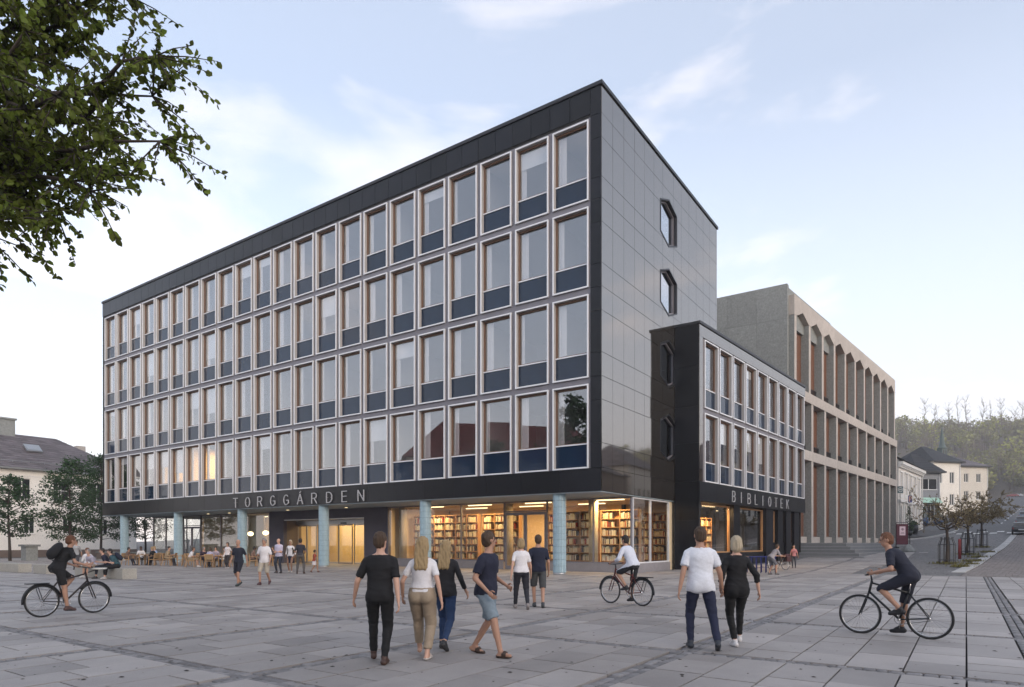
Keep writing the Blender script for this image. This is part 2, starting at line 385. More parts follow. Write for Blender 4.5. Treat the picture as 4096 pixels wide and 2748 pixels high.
# setts in the bands
su = MB(); su.sm = True
su.add([(-.5,-.5,-1),(.5,-.5,-1),(.5,.5,-1),(-.5,.5,-1),(-.5,-.5,-.25),(.5,-.5,-.25),(.5,.5,-.25),(-.5,.5,-.25),(-.34,-.36,0),(.35,-.34,-.03),(.34,.35,0),(-.35,.34,-.04)],
       [(0,1,5,4),(1,2,6,5),(2,3,7,6),(3,0,4,7),(4,5,9,8),(5,6,10,9),(6,7,11,10),(7,4,8,11),(8,9,10,11)])
sett_me = su.mesh('sett', 'sett'); setts = []
def band(x0, x1, y0, y1, along_x):
    a, b = (x0, x1) if along_x else (y0, y1); t = a
    rows = 2
    for r in range(rows):
        t = a + r*.06
        while t < b:
            l_ = r2.uniform(.11,.19); wv = .128
            cc_ = -.067 + r*.134
            if along_x: setts.append((t+l_/2, (y0+y1)/2+cc_, l_-.016, wv-.012))
            else: setts.append(((x0+x1)/2+cc_, t+l_/2, wv-.012, l_-.016))
            t += l_
for v in VB:
    for j in range(len(UB)-1): band(v-.15, v+.15, UB[j]+.13, UB[j+1]-.13, False)
for u in UB: band(VB[0], VB[-1], u-.15, u+.15, True)
sn, sf = [], []
for s_ in setts:
    if not cok(s_[0], s_[1]): continue
    p = Mm @ Vector((s_[0], s_[1], 0)); d = math.hypot(p.x, p.y)
    if p.y < 0 or d > 60: continue
    if not in_view(p.x, p.y, 0, 300): continue
    (sn if in_view(p.x, p.y, 0, 10) and d < 14 else sf).append((d, s_, p))
sn.sort(key=lambda t: t[0]); sf += sn[300:]; sn = sn[:300]
for d, s_, p in sn:
    link('sett', sett_me, ground, loc=(p.x, p.y, .006+r2.uniform(-.008,.005)), scale=(s_[2], s_[3], .05), rot=(r2.uniform(-.05,.05), r2.uniform(-.05,.05), ANG_M+r2.uniform(-.05,.05)))
sm_ = MB(); sm_.sm = True
for d, s_, p in sf:
    sm_.r = r2.random(); z = ground_h(p.x, p.y) + .006 + r2.uniform(-.008,.005)
    hx, hy = s_[2]/2, s_[3]/2
    q = [Mm @ Vector((s_[0]+a*hx, s_[1]+b*hy, 0)) for a,b in ((-1,-1),(1,-1),(1,1),(-1,1),(-.68,-.7),(.7,-.68),(.68,.7),(-.7,.68))]
    sm_.add([(c.x,c.y,z-(.014 if i < 4 else 0)) for i,c in enumerate(q)], [(0,1,5,4),(1,2,6,5),(2,3,7,6),(3,0,4,7),(4,5,6,7)])
sm_.build('sett_bands', 'sett_st', ground, kind='stuff')

# cobbled street surface, asphalt road up the hill
def cobble_mat():
    m = P('cobbled street', (0.17, 0.165, 0.165), rough=0.75, noise=0.12, nscale=0.5)
    t = m.node_tree; n = t.nodes; l = t.links; b = n['Principled BSDF']
    co = n.new('ShaderNodeTexCoord'); vo = n.new('ShaderNodeTexVoronoi'); vo.feature = 'DISTANCE_TO_EDGE'; vo.inputs['Scale'].default_value = 6.5
    vc = n.new('ShaderNodeTexVoronoi'); vc.inputs['Scale'].default_value = 6.5
    l.new(co.outputs['Object'], vo.inputs['Vector']); l.new(co.outputs['Object'], vc.inputs['Vector'])
    r = n.new('ShaderNodeMapRange'); r.inputs['From Max'].default_value = .12; r.inputs['To Min'].default_value = .35
    l.new(vo.outputs['Distance'], r.inputs['Value'])
    r3 = n.new('ShaderNodeMapRange'); r3.inputs['To Min'].default_value = .7; r3.inputs['To Max'].default_value = 1.3
    sx = n.new('ShaderNodeSeparateColor'); l.new(vc.outputs['Color'], sx.inputs[0]); l.new(sx.outputs[0], r3.inputs['Value'])
    mu = n.new('ShaderNodeMath'); mu.operation = 'MULTIPLY'; l.new(r.outputs[0], mu.inputs[0]); l.new(r3.outputs[0], mu.inputs[1])
    old = b.inputs['Base Color'].links[0].from_socket
    x = n.new('ShaderNodeVectorMath'); x.operation = 'SCALE'; l.new(old, x.inputs[0]); l.new(mu.outputs[0], x.inputs['Scale']); l.new(x.outputs['Vector'], b.inputs['Base Color'])
    bp = n.new('ShaderNodeBump'); bp.inputs['Strength'].default_value = .7; bp.inputs['Distance'].default_value = .03
    l.new(r.outputs[0], bp.inputs['Height']); l.new(bp.outputs['Normal'], b.inputs['Normal'])
    return m
M['cobble'] = cobble_mat()
def strip(name, mat, s0, s1, c0, c1, lift, ds=3.0, dc=3.0, test=None, parent=None, kind='structure', cfun=None):
    """sheet laid along the street between s0..s1 and c0..c1"""
    m = MB(); m.sm = True; ns = max(1, math.ceil((s1-s0)/ds)); nc = max(1, math.ceil((c1-c0)/dc))
    pts = []
    for i in range(ns+1):
        for j in range(nc+1):
            s = s0+(s1-s0)*i/ns; c = c0+(c1-c0)*j/nc
            if cfun: c += cfun(s)
            x,y,h = street(s, c); pts.append((x,y,h+lift))
    fs = []
    for i in range(ns):
        for j in range(nc):
            a = i*(nc+1)+j
            q = (a, a+1, a+nc+2, a+nc+1)
            if test is None or all(test(*pts[k]) for k in q): fs.append(q)
    m.add(pts, [tuple(reversed(f)) for f in fs])
    return m.build(name, mat, parent, kind=kind)
def not_slab(x, y, z):
    l_ = MmI @ Vector((x,y,0)); return l_.y > 9.1
strip('cobbled_street', 'cobble', -6, 62, -16.5, -3.6, -.026, ds=.8, dc=.8, test=lambda x,y,z: not_slab(x,y,z))
road = strip('road', 'asphalt', 62, 345, -16.5, 2.5, -.01, ds=6, dc=3)
# zebra crossing at the top of the cobbles
zb = MB()
for row, (sa, sb) in enumerate(((61.2,62.9),(64.2,65.9))):
    for k in range(9):
        c = -13.5 + k*1.75 + row*.6
        q = []
        for s, cc_ in ((sa,c),(sa,c+.75),(sb,c+.75),(sb,c)):
            x,y,h = street(s,cc_); q.append((x,y,h+.004))
        zb.add(q, [(3,2,1,0)])
for k in range(14):     # far dashes of the centre line
    q = []
    for s, cc_ in ((85+k*9,-6.6),(85+k*9,-6.45),(88+k*9,-6.45),(88+k*9,-6.6)):
        x,y,h = street(s,cc_); q.append((x,y,h+.004))
    zb.add(q, [(3,2,1,0)])
zb.build('zebra_marking', 'paint_white', road)
# kerb of wide pale stones with a brick footway to its right
kerb = link('kerb', None, None, kind='structure')
kc = -3.87
for k in range(46):
    s0 = -0.2 + k*1.35; x,y,h = street(s0+.67, kc); 
    m_ = MB()
    q = []
    for s, c in ((s0+.012,kc-.29),(s0+.012,kc+.29),(s0+1.338,kc+.29),(s0+1.338,kc-.29)):
        a,b,hh = street(s,c); q.append((a,b,hh))
    m_.add([(a,b,z+.018) for a,b,z in q]+[(a,b,z-.06) for a,b,z in q], [(3,2,1,0),(0,1,5,4),(1,2,6,5),(2,3,7,6),(3,0,4,7)])
    m_.build('kerb_stone', 'kerb', kerb)
strip('footway', 'sand', -16, 66, kc+.27, kc+16, -.035, ds=1, dc=1, test=not_slab)
M['brick_pave'] = P('grey brown paver', (0.21, 0.185, 0.175), rough=0.8, noise=0.15, nscale=2, attr=0.22, noise2=(.1,40))
bk = MB(); r4 = random.Random(11)
s = -15.5
while s < 64:
    c = kc+.31; sh = r4.random()*.1
    while c < kc+9:
        x,y,h = street(s, c)
        if y > 5 and (MmI @ Vector((x,y,0))).y > 9.32 and 3700 < 2048+2628*x/y < 4200:
            bk.r = r4.random(); dz = .008 + r4.uniform(-.003,.003)
            q = []
            for a,b in ((s+.008,c+.008+sh),(s+.008,c+.232+sh),(s+.132,c+.232+sh),(s+.132,c+.008+sh)):
                xx,yy,hh = street(a,b); q.append((xx,yy,hh+dz))
            bk.add(q+[(a,b,z-.03) for a,b,z in q], [(3,2,1,0),(0,1,5,4),(1,2,6,5),(2,3,7,6),(3,0,4,7)])
        c += .24
    s += .14
bk.build('brick_paving', 'brick_pave', kind='structure')
# left pavement with its curved kerb, in front of the old houses
strip('pavement', 'asphalt', 26, 130, -30, -12.2, .10, ds=3, dc=3, test=lambda x,y,z: SX*x+SY*y-40.6 > 54, cfun=lambda s: 1.5*math.sin((s-54)/9))
k2 = MB()
for k in range(40):
    s0 = 50+k*1.6; q = []
    for s, c in ((s0,-12.3),(s0,-12.0),(s0+1.6,-12.0),(s0+1.6,-12.3)):
        a,b,hh = street(s, c + (1.5*math.sin((s-54)/9) if s > 54 else -(54-s)*.5)); q.append((a,b,hh))
    k2.add([(a,b,z+.14) for a,b,z in q]+[(a,b,z-.05) for a,b,z in q], [(3,2,1,0),(0,1,5,4),(1,2,6,5),(2,3,7,6),(3,0,4,7)])
k2.build('pavement_kerb', 'kerb', kind='structure')
# ------------------------------------------------------------------ main block
COLS = [47.39,38.40,29.58,20.49,11.55,2.55]; LIB_E = 95.0
_bm = {}
def boxme(dx, dy, dz, mat, name):
    k = (round(dx,3), round(dy,3), round(dz,3), mat, name)
    if k not in _bm:
        m = MB(); m.cbox((0,0,0),(dx,dy,dz)); _bm[k] = m.mesh(name, mat)
    return _bm[k]
def piece(name, parent, a, b, mat):
    return link(name, boxme(b[0]-a[0], b[1]-a[1], b[2]-a[2], mat, name), parent, loc=[(a[i]+b[i])/2 for i in range(3)])

ROWS = [(18.03,21.89,1.19),(13.85,17.72,1.21),(9.52,13.52,1.2),(5.17,9.22,1.2)]     # bottom, top, sill height
WW, WP = 2.0, 2.2527
def window_proto(h, sill, cvar):
    parts = {}
    m = MB()
    for a,b in (((0,0),(.07,h)),((WW-.07,0),(WW,h)),((.07,0),(WW-.07,.07)),((.07,h-.07),(WW-.07,h))):
        m.cur = 0; m.box((a[0],-.08,a[1]),(b[0],-.03,b[1])); m.cur = 1; m.box((a[0]+.004,-.03,a[1]+.004),(b[0]-.004,.26,b[1]-.004)) if a[0] == .07 else m.box((a[0],-.03,a[1]),(b[0],.26,b[1])); m.cur = 0
    m.box((.07,.10,sill-.03),(WW-.07,.26,sill+.03))
    parts['window'] = m.mesh('window',['alu','reveal'])
    t = MB(); z0, z1 = sill+.03, h-.07
    for a,b in (((.07,z0),(.135,z1)),((WW-.135,z0),(WW-.07,z1)),((.135,z0),(WW-.135,z0+.04)),((.135,z1-.09),(WW-.135,z1))):
        t.box((a[0],.135,a[1]),(b[0],.245,b[1]))
    parts['timber_frame'] = t.mesh('timber_frame','timber')
    p = MB(); p.quad((.135,.2,z0+.04),(WW-.135,.2,z0+.04),(WW-.135,.2,z1-.09),(.135,.2,z1-.09)); parts['pane'] = p.mesh('pane','pane')
    q = MB(); q.box((.07,.15,.07),(WW-.07,.18,sill-.03)); parts['spandrel_panel'] = q.mesh('spandrel_panel','spandrel')
    c = MB(); c.sm = True; n = 14
    x0, x1 = ((.12,.42),(.12,.55),(.12,.30))[cvar]
    vs = []; 
    for i in range(n+1):
        x = x0+(x1-x0)*i/n; y = .36+.03*math.sin(i*1.9)
        vs += [(x,y,z0-.1),(x,y,z1)]
    c.add(vs, [(2*i,2*i+2,2*i+3,2*i+1) for i in range(n)])
    parts['curtain'] = c.mesh('curtain','curtain')
    return parts
PROTO = [[window_proto(t-b, s, cv) for cv in range(3)] for b,t,s in ROWS]
def put_window(parent, x, row, rr):
    pr = PROTO[row][rr.choice((0,0,1,2))]
    w_ = link('window', pr['window'], parent, loc=(x, 0, ROWS[row][0]))
    for k in ('timber_frame','pane','spandrel_panel','curtain'):
        o = link(k, pr[k], w_)
        if k in ('pane','spandrel_panel'): o.rotation_euler = (rr.uniform(-.003,.003), 0, rr.uniform(-.003,.003))
    if rr.random() < .16:
        h = ROWS[row][1]-ROWS[row][0]; dz = rr.choice((.35,.6,.9,1.3,1.9)); link('blind', boxme(WW-.28,.012,dz,'blind','blind'), w_, loc=(WW/2,.30,h-.12-dz/2))
    return w_

main = thing('office_building', 'black stone office block with four rows of framed windows over a glazed ground floor', 'building', tuple(C0), ANG_M)
LEN, DEP, TOP = 50.45, 17.58, 23.34
rr = random.Random(5)
for row in range(4):
    for k in range(22):
        put_window(main, -(0.65+WP*k)-WW, row, rr)
# grey rails and piers between the frames
for k in range(23):
    x = -(0.65+WP*k)+ (WP-WW)
    a = (x-(WP-WW) if k else x-(WP-WW), .03, 5.17)
    xa = -(0.65+WP*k); 
    piece('pier', main, (xa+.004, .03, 5.17), (xa+WP-WW-.004 if k else -.56, .30, 21.96), 'alu_grey') if k else piece('pier', main, (-.645, .03, 5.17), (-.565, .30, 21.96), 'alu_grey')
for z0,z1 in ((21.89,22.12),(17.72,18.03),(13.52,13.85),(9.22,9.52)):
    piece('rail', main, (-50.4,.024,z0+.004),(-.57,.29,z1-.004),'alu_grey')
# stone bands: parapet, lower band, corner strip
pw = WP/2; x = -.565; k = 0
while x > -LEN+.2:
    x2 = max(x-pw, -LEN)
    piece('stone_panel', main, (x2+.010,-.035,22.13),(x-.010,.0,TOP-.02),'stone'); x = x2
x = 0
while x > -LEN+.2:
    x2 = max(x-WP, -LEN)
    piece('stone_panel', main, (x2+.008,-.035,4.06),(x-.008,.0,5.16),'stone'); x = x2
ZJ = [4.06,5.17,6.35,8.41,9.53,10.66,12.65,13.79,14.9,16.85,17.99,19.0,20.86,22.0,TOP-.02]
for z0,z1 in zip(ZJ[1:], ZJ[2:]):
    piece('stone_panel', main, (-.552,-.035,z0+.009),(-.002,.0,z1-.009),'stone')
core = MB()
core.box((-LEN+.05,.005,22.02),(-.05,.5,TOP-.05)); core.box((-LEN+.05,.005,4.10),(-.05,.5,5.15))     # backs of the bands
core.box((-LEN,.5,22.1),(-.61,DEP-.1,TOP-.1))                                                          # roof
core.box((-.60,.3,4.1),(-.46,DEP-.1,TOP-.06)); core.box((-LEN,.0,4.08),(-LEN+.25,DEP,TOP-.04)); core.box((-LEN,DEP-.09,0),(-.05,DEP,TOP-.04))
core.box((-.55,.01,5.16),(-.05,.3,22.02))
core.build('wall', 'joint', main)
fl = MB()
for b,t,s in ROWS: fl.box((-LEN+.25,.36,b-.28),(-.61,DEP-.1,b+.0))
fl.build('floor_slab', 'room_floor', main)
iw = MB(); iw.box((-LEN+.25,5.6,4.3),(-.61,5.75,22.1))
for b,t,s in ROWS: iw.box((-LEN+.25,.40,t+.02),(-.61,5.6,t+.09))
for k in (1,3,6,9,11,14,16,18,20):
    xx = -(0.65+WP*k)+.13
    iw.box((xx-.05,.42,5.0),(xx+.05,5.6,22.1))
iw.build('inner_wall', 'room_wall', main)
cp = MB(); cp.box((-LEN-.06,-.10,TOP),(.10,.35,TOP+.17)); cp.box((-.30,.351,TOP),(.10,DEP+.05,TOP+.17)); cp.build('coping','cap',main)
# polished side wall with four six-sided windows
HEX = [20.15,16.13,11.97,7.67]; HV, HW, HH, HS = 8.55, 1.25, 1.33, .88
def hexpts(zc, gv=0.0):
    return [(HV-HW-gv,zc-HS-gv*.5),(HV,zc-HH-gv),(HV+HW+gv,zc-HS-gv*.5),(HV+HW+gv,zc+HS+gv*.5),(HV,zc+HH+gv),(HV-HW-gv,zc+HS+gv*.5)]
def clip(poly, p, q, keep_left):
    out = []
    def side(a): return ((q[0]-p[0])*(a[1]-p[1])-(q[1]-p[1])*(a[0]-p[0]))*(1 if keep_left else -1)
    for i in range(len(poly)):
        a, b = poly[i], poly[(i+1)%len(poly)]; sa, sb = side(a), side(b)
        if sa >= 0: out.append(a)
        if sa*sb < 0:
            t = sa/(sa-sb); out.append((a[0]+(b[0]-a[0])*t, a[1]+(b[1]-a[1])*t))
    return out
def area(p): return abs(sum(p[i][0]*p[(i+1)%len(p)][1]-p[(i+1)%len(p)][0]*p[i][1] for i in range(len(p))))/2 if len(p) > 2 else 0
VJ = [0,1.17,2.44,3.74,5.02,6.33,7.62,9.30,10.58,11.9,13.26,14.6,15.92,17.50]
for z0,z1 in zip(ZJ, ZJ[1:]):
    for v0,v1 in zip(VJ, VJ[1:]):
        g = .011; rect = [(v0+g,z0+g),(v1-g,z0+g),(v1-g,z1-g),(v0+g,z1-g)]
        hit = [h for h in HEX if v1 > HV-HW and v0 < HV+HW and z1 > h-HH and z0 < h+HH]
        if not hit:
            o = piece('side_panel', main, (0.0,v0+g,z0+g),(.035,v1-g,z1-g),'stone_pol'); o.rotation_euler = (0, rr.uniform(-.0022,.0022), rr.uniform(-.003,.003)); continue
        polys = [rect]
        for h in hit:
            hp = hexpts(h, .01); new = []
            for pol in polys:
                rem = pol
                for i in range(6):
                    p, q = hp[i], hp[(i+1)%6]
                    o_ = clip(rem, p, q, False)
                    if area(o_) > 1e-3: new.append(o_)
                    rem = clip(rem, p, q, True)
                    if area(rem) < 1e-4: break
            polys = new
        if not polys: continue
        m_ = MB()
        for pol in polys: m_.prism([(0,a,b) for a,b in pol], (.035,0,0))
        m_.build('side_panel','stone_pol',main)
sb = MB(); sb.box((-.20,.31,4.10),(-.005,7.1,TOP-.07)); sb.box((-.20,10.0,4.10),(-.005,DEP-.1,TOP-.07))
for a,b in ((4.1,HEX[3]-HH-.1),(HEX[3]+HH+.1,HEX[2]-HH-.1),(HEX[2]+HH+.1,HEX[1]-HH-.1),(HEX[1]+HH+.1,HEX[0]-HH-.1),(HEX[0]+HH+.1,TOP-.07)): sb.box((-.20,7.1,a),(-.005,10,b))
sb.build('side_wall','joint',main)
def hex_window(zc):
    o, i_ = hexpts(0, .07), hexpts(0, -.03); n = 6
    m = MB()
    vs = [(x,a,b) for x,pp in ((.055,o),(.055,i_),(-.36,i_),(-.36,o)) for a,b in pp]
    m.add(vs, [(r*n+k, r*n+(k+1)%n, ((r+1)%4)*n+(k+1)%n, ((r+1)%4)*n+k) for r in range(4) for k in range(n)])
    w_ = m.build('hexagonal_window','cap',main, loc=(0,0,zc))
    f = MB(); o2, i2 = hexpts(0,-.035), hexpts(0,-.13)
    vs = [(x,a,b) for x,pp in ((-.14,o2),(-.14,i2),(-.26,i2),(-.26,o2)) for a,b in pp]
    f.add(vs, [(r*n+k, r*n+(k+1)%n, ((r+1)%4)*n+(k+1)%n, ((r+1)%4)*n+k) for r in range(4) for k in range(n)])
    f.build('inner_frame','alu_grey',w_)
    g = MB(); g.prism([(-.21,a,b) for a,b in hexpts(0,-.12)], (.01,0,0)); g.build('pane','pane',w_)
for h in HEX: hex_window(h)

# lettering, thin strokes standing off the stone
GL = {'T':[[(0,1),(.55,1)],[(.275,1),(.275,0)]],
 'O':[[(.28+.27*math.sin(2*math.pi*k/20)*1.0, .5+.5*math.cos(2*math.pi*k/20)) for k in range(21)]],
 'R':[[(0,0),(0,1),(.3,1),(.45,.93),(.5,.76),(.45,.58),(.3,.5),(0,.5)],[(.27,.5),(.52,0)]],
 'G':[[(.28+.27*math.sin(t), .5+.5*math.cos(t)) for t in [math.pi*(.24+ (1.62-.24)*0)]]],
 'A':[[(0,0),(.29,1),(.58,0)],[(.1,.34),(.48,.34)]],
 'D':[[(0,0),(0,1),(.25,1),(.43,.9),(.53,.68),(.53,.32),(.43,.1),(.25,0),(0,0)]],
 'E':[[(.46,1),(0,1),(0,0),(.46,0)],[(0,.52),(.4,.52)]],
 'N':[[(0,0),(0,1),(.53,0),(.53,1)]],
 'B':[[(0,0),(0,1),(.27,1),(.42,.93),(.46,.77),(.42,.6),(.27,.53),(0,.53)],[(.27,.53),(.45,.45),(.5,.27),(.45,.07),(.27,0),(0,0)]],
 'I':[[(0,0),(0,1)]],'L':[[(0,1),(0,0),(.42,0)]],'K':[[(0,0),(0,1)],[(.48,1),(0,.42)],[(.16,.6),(.5,0)]],
 'P':[[(0,0),(0,1),(.3,1),(.46,.9),(.5,.74),(.46,.58),(.3,.48),(0,.48)]]}
GL['G'] = [[(.28+.27*math.cos(t), .5+.5*math.sin(t)) for t in [R(48)+R(300)*k/18 for k in range(19)]][:17] + [(.54,.14),(.54,.46),(.33,.46)]]
GL['\u00c1'] = GL['A'] + [[(.27,1.13),(.36,1.27)]]
def letter(parent, ch, x, z, hgt, wd, y=-.12, dep=.05, th=.046, mat='letter'):
    m = MB()
    for st in GL[ch]:
        for (a,b),(c,d) in zip(st, st[1:]):
            p, q = Vector((a*wd,0,b*hgt)), Vector((c*wd,0,d*hgt)); e = (q-p).normalized()*th*.35
            m.bar(p-e, q+e, dep, th, up=(0,1,0)) if False else m.bar(p-e, q+e, th, dep, up=(0,1,0))
    for sx in (.08,.4): m.bar((sx*wd,0,.5*hgt),(sx*wd,-y-.02,.5*hgt),.015)
    return m.build('letter', mat, parent, loc=(x, y, z))
M['letter'] = P('pale metal letter', (.50,.50,.52), rough=.4, metal=.2, noise=.03)
sg = thing('building_sign', 'thin metal letters TORGG\u00c1RDEN mounted on the black stone band', 'sign', tuple(C0), ANG_M)
for i, ch in enumerate('TORGG\u00c1RDEN'): letter(sg, ch, -29.81 + i*(13.71-.5)/9*1.0, 4.16, .66, .95)

# overhang and blue columns
sf_ = MB(); sf_.box((-LEN+.02,.002,4.02),(-.02,DEP-.12,4.058)); sf_.build('soffit','soffit',main)
def column_meshes():
    core_ = MB(); core_.lathe([(.315,0),(.315,4.02)],24)
    tl = MB(); nt_, nr = 26, 12; r1, r0 = .335, .318; tz = 3.92/nr
    rr_ = random.Random(2)
    for j in range(nr):
        for k in range(nt_):
            a0 = 2*math.pi*(k+.055)/nt_; a1 = 2*math.pi*(k+.945)/nt_; z0 = .10+j*tz+.004; z1 = .10+(j+1)*tz-.004
            tl.r = rr_.random(); am = (a0+a1)/2
            vs = []
            for r_,ins in ((r0,0),(r1,.006)):
                for a,z in ((a0+ins/r_,z0+ins),(a1-ins/r_,z0+ins),(a1-ins/r_,z1-ins),(a0+ins/r_,z1-ins)): vs.append((r_*math.cos(a), r_*math.sin(a), z))
            tl.add(vs, [(4,5,6,7),(0,1,5,4),(1,2,6,5),(2,3,7,6),(3,0,4,7)])
    bs = MB(); bs.lathe([(.338,0),(.338,.095)],24)
    return core_.mesh('core','grout'), tl.mesh('tiles','tile'), bs.mesh('base_ring','steel')
cmc, cmt, cmb = column_meshes()
for u in COLS:
    c = link('column', cmc, main, loc=(-u,.45,0)); o = link('tile_facing', cmt, c); o['kind'] = 'stuff'; link('base_ring', cmb, c)
M['lamp_on'] = P('lit lamp', (1,.9,.75), emit=(1,.76,.42), estr=1.6, noise=.01)
dl = MB(); dl.lathe([(.10,0),(.10,-.012)],14); dlm = dl.mesh('downlight','lamp_on')
for u,y in ((38.4,3.0),(35.3,3.0),(27.3,2.7),(21.0,2.8)): link('downlight', dlm, main, loc=(-u,y,4.018))

# ground floor: library glazing, dark entrance wall, cafe glazing
GY = 3.81
def glazing(parent, us, z0, z1, y=GY, fr=.07, mat='pane_clear', fm='alu_grey', axis='x', x=0.0):
    """mullioned run of panes; us = positions along the run"""
    for a,b in zip(us, us[1:]):
        lo, hi = min(a,b), max(a,b)
        if axis == 'x': link('shop_pane', boxme(hi-lo-fr, .012, z1-z0-fr, mat, 'shop_pane'), parent, loc=(-(lo+hi)/2, y, (z0+z1)/2))
        else: link('shop_pane', boxme(.012, hi-lo-fr, z1-z0-fr, mat, 'shop_pane'), parent, loc=(x, (lo+hi)/2, (z0+z1)/2))
    for u in us:
        if axis == 'x': link('mullion', boxme(fr, .12, z1-z0, fm, 'mullion'), parent, loc=(-u, y, (z0+z1)/2))
        else: link('mullion', boxme(.12, fr, z1-z0, fm, 'mullion'), parent, loc=(x, u, (z0+z1)/2))
    a, b = min(us), max(us)
    for z in (z0+fr/2-.001, z1-fr/2+.001):
        if axis == 'x': link('transom', boxme(b-a, .10, fr, fm, 'transom'), parent, loc=(-(a+b)/2, y, z))
        else: link('transom', boxme(.10, b-a, fr, fm, 'transom'), parent, loc=(x, (a+b)/2, z))
glazing(main, [.18,2.39,5.34], .48, 4.0); glazing(main, [8.31,11.6,14.75,17.95], .48, 4.0)
glazing(main, [3.93,6.25,8.93], .48, 4.0, axis='y', x=-.16, fm='alu')
M['plinth'] = P('grey granite plinth', (.25,.235,.25), rough=.6, noise=.12, nscale=3, noise2=(.12,40))
piece('plinth', main, (-5.30,GY-.10,-.1),(-.10,GY+.2,.478),'plinth'); piece('plinth', main, (-17.93,GY-.10,-.1),(-8.35,GY+.2,.478),'plinth')
piece('plinth', main, (-.30,GY+.21,-.1),(-.04,8.97,.478),'plinth')
def door_pair(u0, u1, ztop, brace=False, wood=True):
    for s_ in (0,1):
        um = (u0+u1)/2; a, b = ((u0,um),(um,u1))[s_]
        m = MB(); f = .11
        m.box((-b+.01,GY-.04,.02),(-b+f,GY+.04,ztop)); m.box((-a-f,GY-.04,.02),(-a-.01,GY+.04,ztop))
        m.box((-b+f,GY-.039,.02),(-a-f,GY+.039,.24)); m.box((-b+f,GY-.039,ztop-.16),(-a-f,GY+.039,ztop))
        if brace:
            e = (-b+f if s_ else -a-f); c_ = (-a-f if s_ else -b+f)
            m.bar((e,GY,ztop-.2),(c_,GY,.9),.03)
        d = m.build('door','alu_grey',main)
        p = MB(); p.box((-b+f,GY-.006,.24),(-a-f,GY+.006,ztop-.16)); p.build('door_pane','pane_clear',d)
        h = MB(); hx = -um + (.09 if s_ == 0 else -.09); h.bar((hx,GY-.09,.95),(hx,GY-.09,1.35),.025); h.bar((hx,GY-.09,1.0),(hx,GY-.04,1.0),.02); h.bar((hx,GY-.09,1.3),(hx,GY-.04,1.3),.02); h.build('handle','steel',d)
door_pair(5.40, 8.25, 3.36); glazing(main, [5.34,8.31], 3.38, 4.0)
M['plum'] = P('dark plum render', (.085,.078,.105), rough=.75, noise=.10, nscale=1.5)
piece('entrance_wall', main, (-20.28,GY-.05,0),(-17.99,GY+.25,4.018),'plum'); piece('entrance_wall', main, (-31.04,GY-.05,0),(-29.24,GY+.25,4.018),'plum')
piece('entrance_wall', main, (-29.238,GY-.046,3.36),(-20.282,GY+.25,4.018),'plum')
piece('entrance_head', main, (-29.23,GY-.02,3.30),(-20.29,GY+1.3,3.358),'steel')
M['recess'] = P('brown recess lining', (.15,.11,.085), rough=.6, noise=.1)
piece('recess_lining', main, (-29.44,GY+.251,0),(-29.24,GY+1.6,3.9),'recess'); piece('recess_lining', main, (-20.28,GY+.251,0),(-20.08,GY+1.6,3.9),'recess')
# sliding and folding entrance doors, set back in the recess
EY = GY+1.25
us = [20.35,21.1,22.75,24.35,25.6,26.9,28.1,29.2]
for i,(a,b) in enumerate(zip(us, us[1:])):
    yo = EY + (0,.0,-.12,.0,.10,.0,.0)[i]
    m = MB(); f = .07
    m.box((-b+.02,yo-.03,.03),(-b+f,yo+.03,2.95)); m.box((-a-f,yo-.03,.03),(-a-.02,yo+.03,2.95)); m.box((-b+f,yo-.029,.03),(-a-f,yo+.029,.12)); m.box((-b+f,yo-.029,2.86),(-a-f,yo+.029,2.95))
    d = m.build('door','steel' if i % 2 else 'alu_grey',main)
    p = MB(); p.box((-b+f,yo-.005,.12),(-a-f,yo+.005,2.86)); p.build('door_pane','pane_clear',d)
piece('door_header', main, (-29.23,EY-.14,2.96),(-20.29,EY+.14,3.29),'steel')
piece('sensor', main, (-24.0,EY-.19,3.0),(-23.4,EY-.141,3.08),'black_metal')
piece('notice', main, (-21.55,EY-.045,1.45),(-21.27,EY-.031,1.72),'white_trim')
glazing(main, [31.06,34.4,37.8,40.9], .12, 3.98); glazing(main, [43.76,46.72,48.94], .12, 3.98); glazing(main, [GY,7.0,10.5,14.0], .12, 3.98, axis='y', x=-48.94)
door_pair(40.95, 43.7, 3.0, brace=True); glazing(main, [40.9,43.76], 3.05, 3.98)
# inside the ground floor
M['gf_wall'] = P('warm plaster', (.62,.50,.34), rough=.9, noise=.06, nscale=1)
M['gf_gold'] = P('golden lobby wall', (.66,.48,.22), rough=.7, noise=.08, nscale=1.2, stretch=(4,4,.4))
M['gf_floor'] = P('lobby floor', (.30,.24,.18), rough=.5, noise=.1)
gi = MB(); gi.box((-17.9,10.2,0),(-.4,10.35,4.0)); gi.box((-18.2,GY+.26,0),(-17.98,10.2,4.0)); gi.box((-.30,8.98,0),(-.16,10.2,4.0)); gi.box((-48.9,11.0,0),(-31.2,11.15,4.0)); gi.box((-48.0,8.2,0),(-38.2,8.3,4.0)); gi.box((-48.6,8.2,0),(-48.3,11,4.0)); gi.box((-31.25,GY+.26,0),(-31.1,11,4.0))
gi.build('inner_wall','gf_wall',main)
lw = MB(); lw.box((-31.0,9.0,0),(-18.3,9.15,4.0)); lw.build('lobby_wall','gf_gold',main)
gfl = MB(); gfl.box((-48.9,GY+.13,-.02),(-.31,11.2,.022)); gfl.build('ground_floor','gf_floor',main)
gc = MB(); gc.box((-48.9,GY+.15,3.985),(-.2,11.2,4.017)); gc.build('ceiling','room_wall',main)
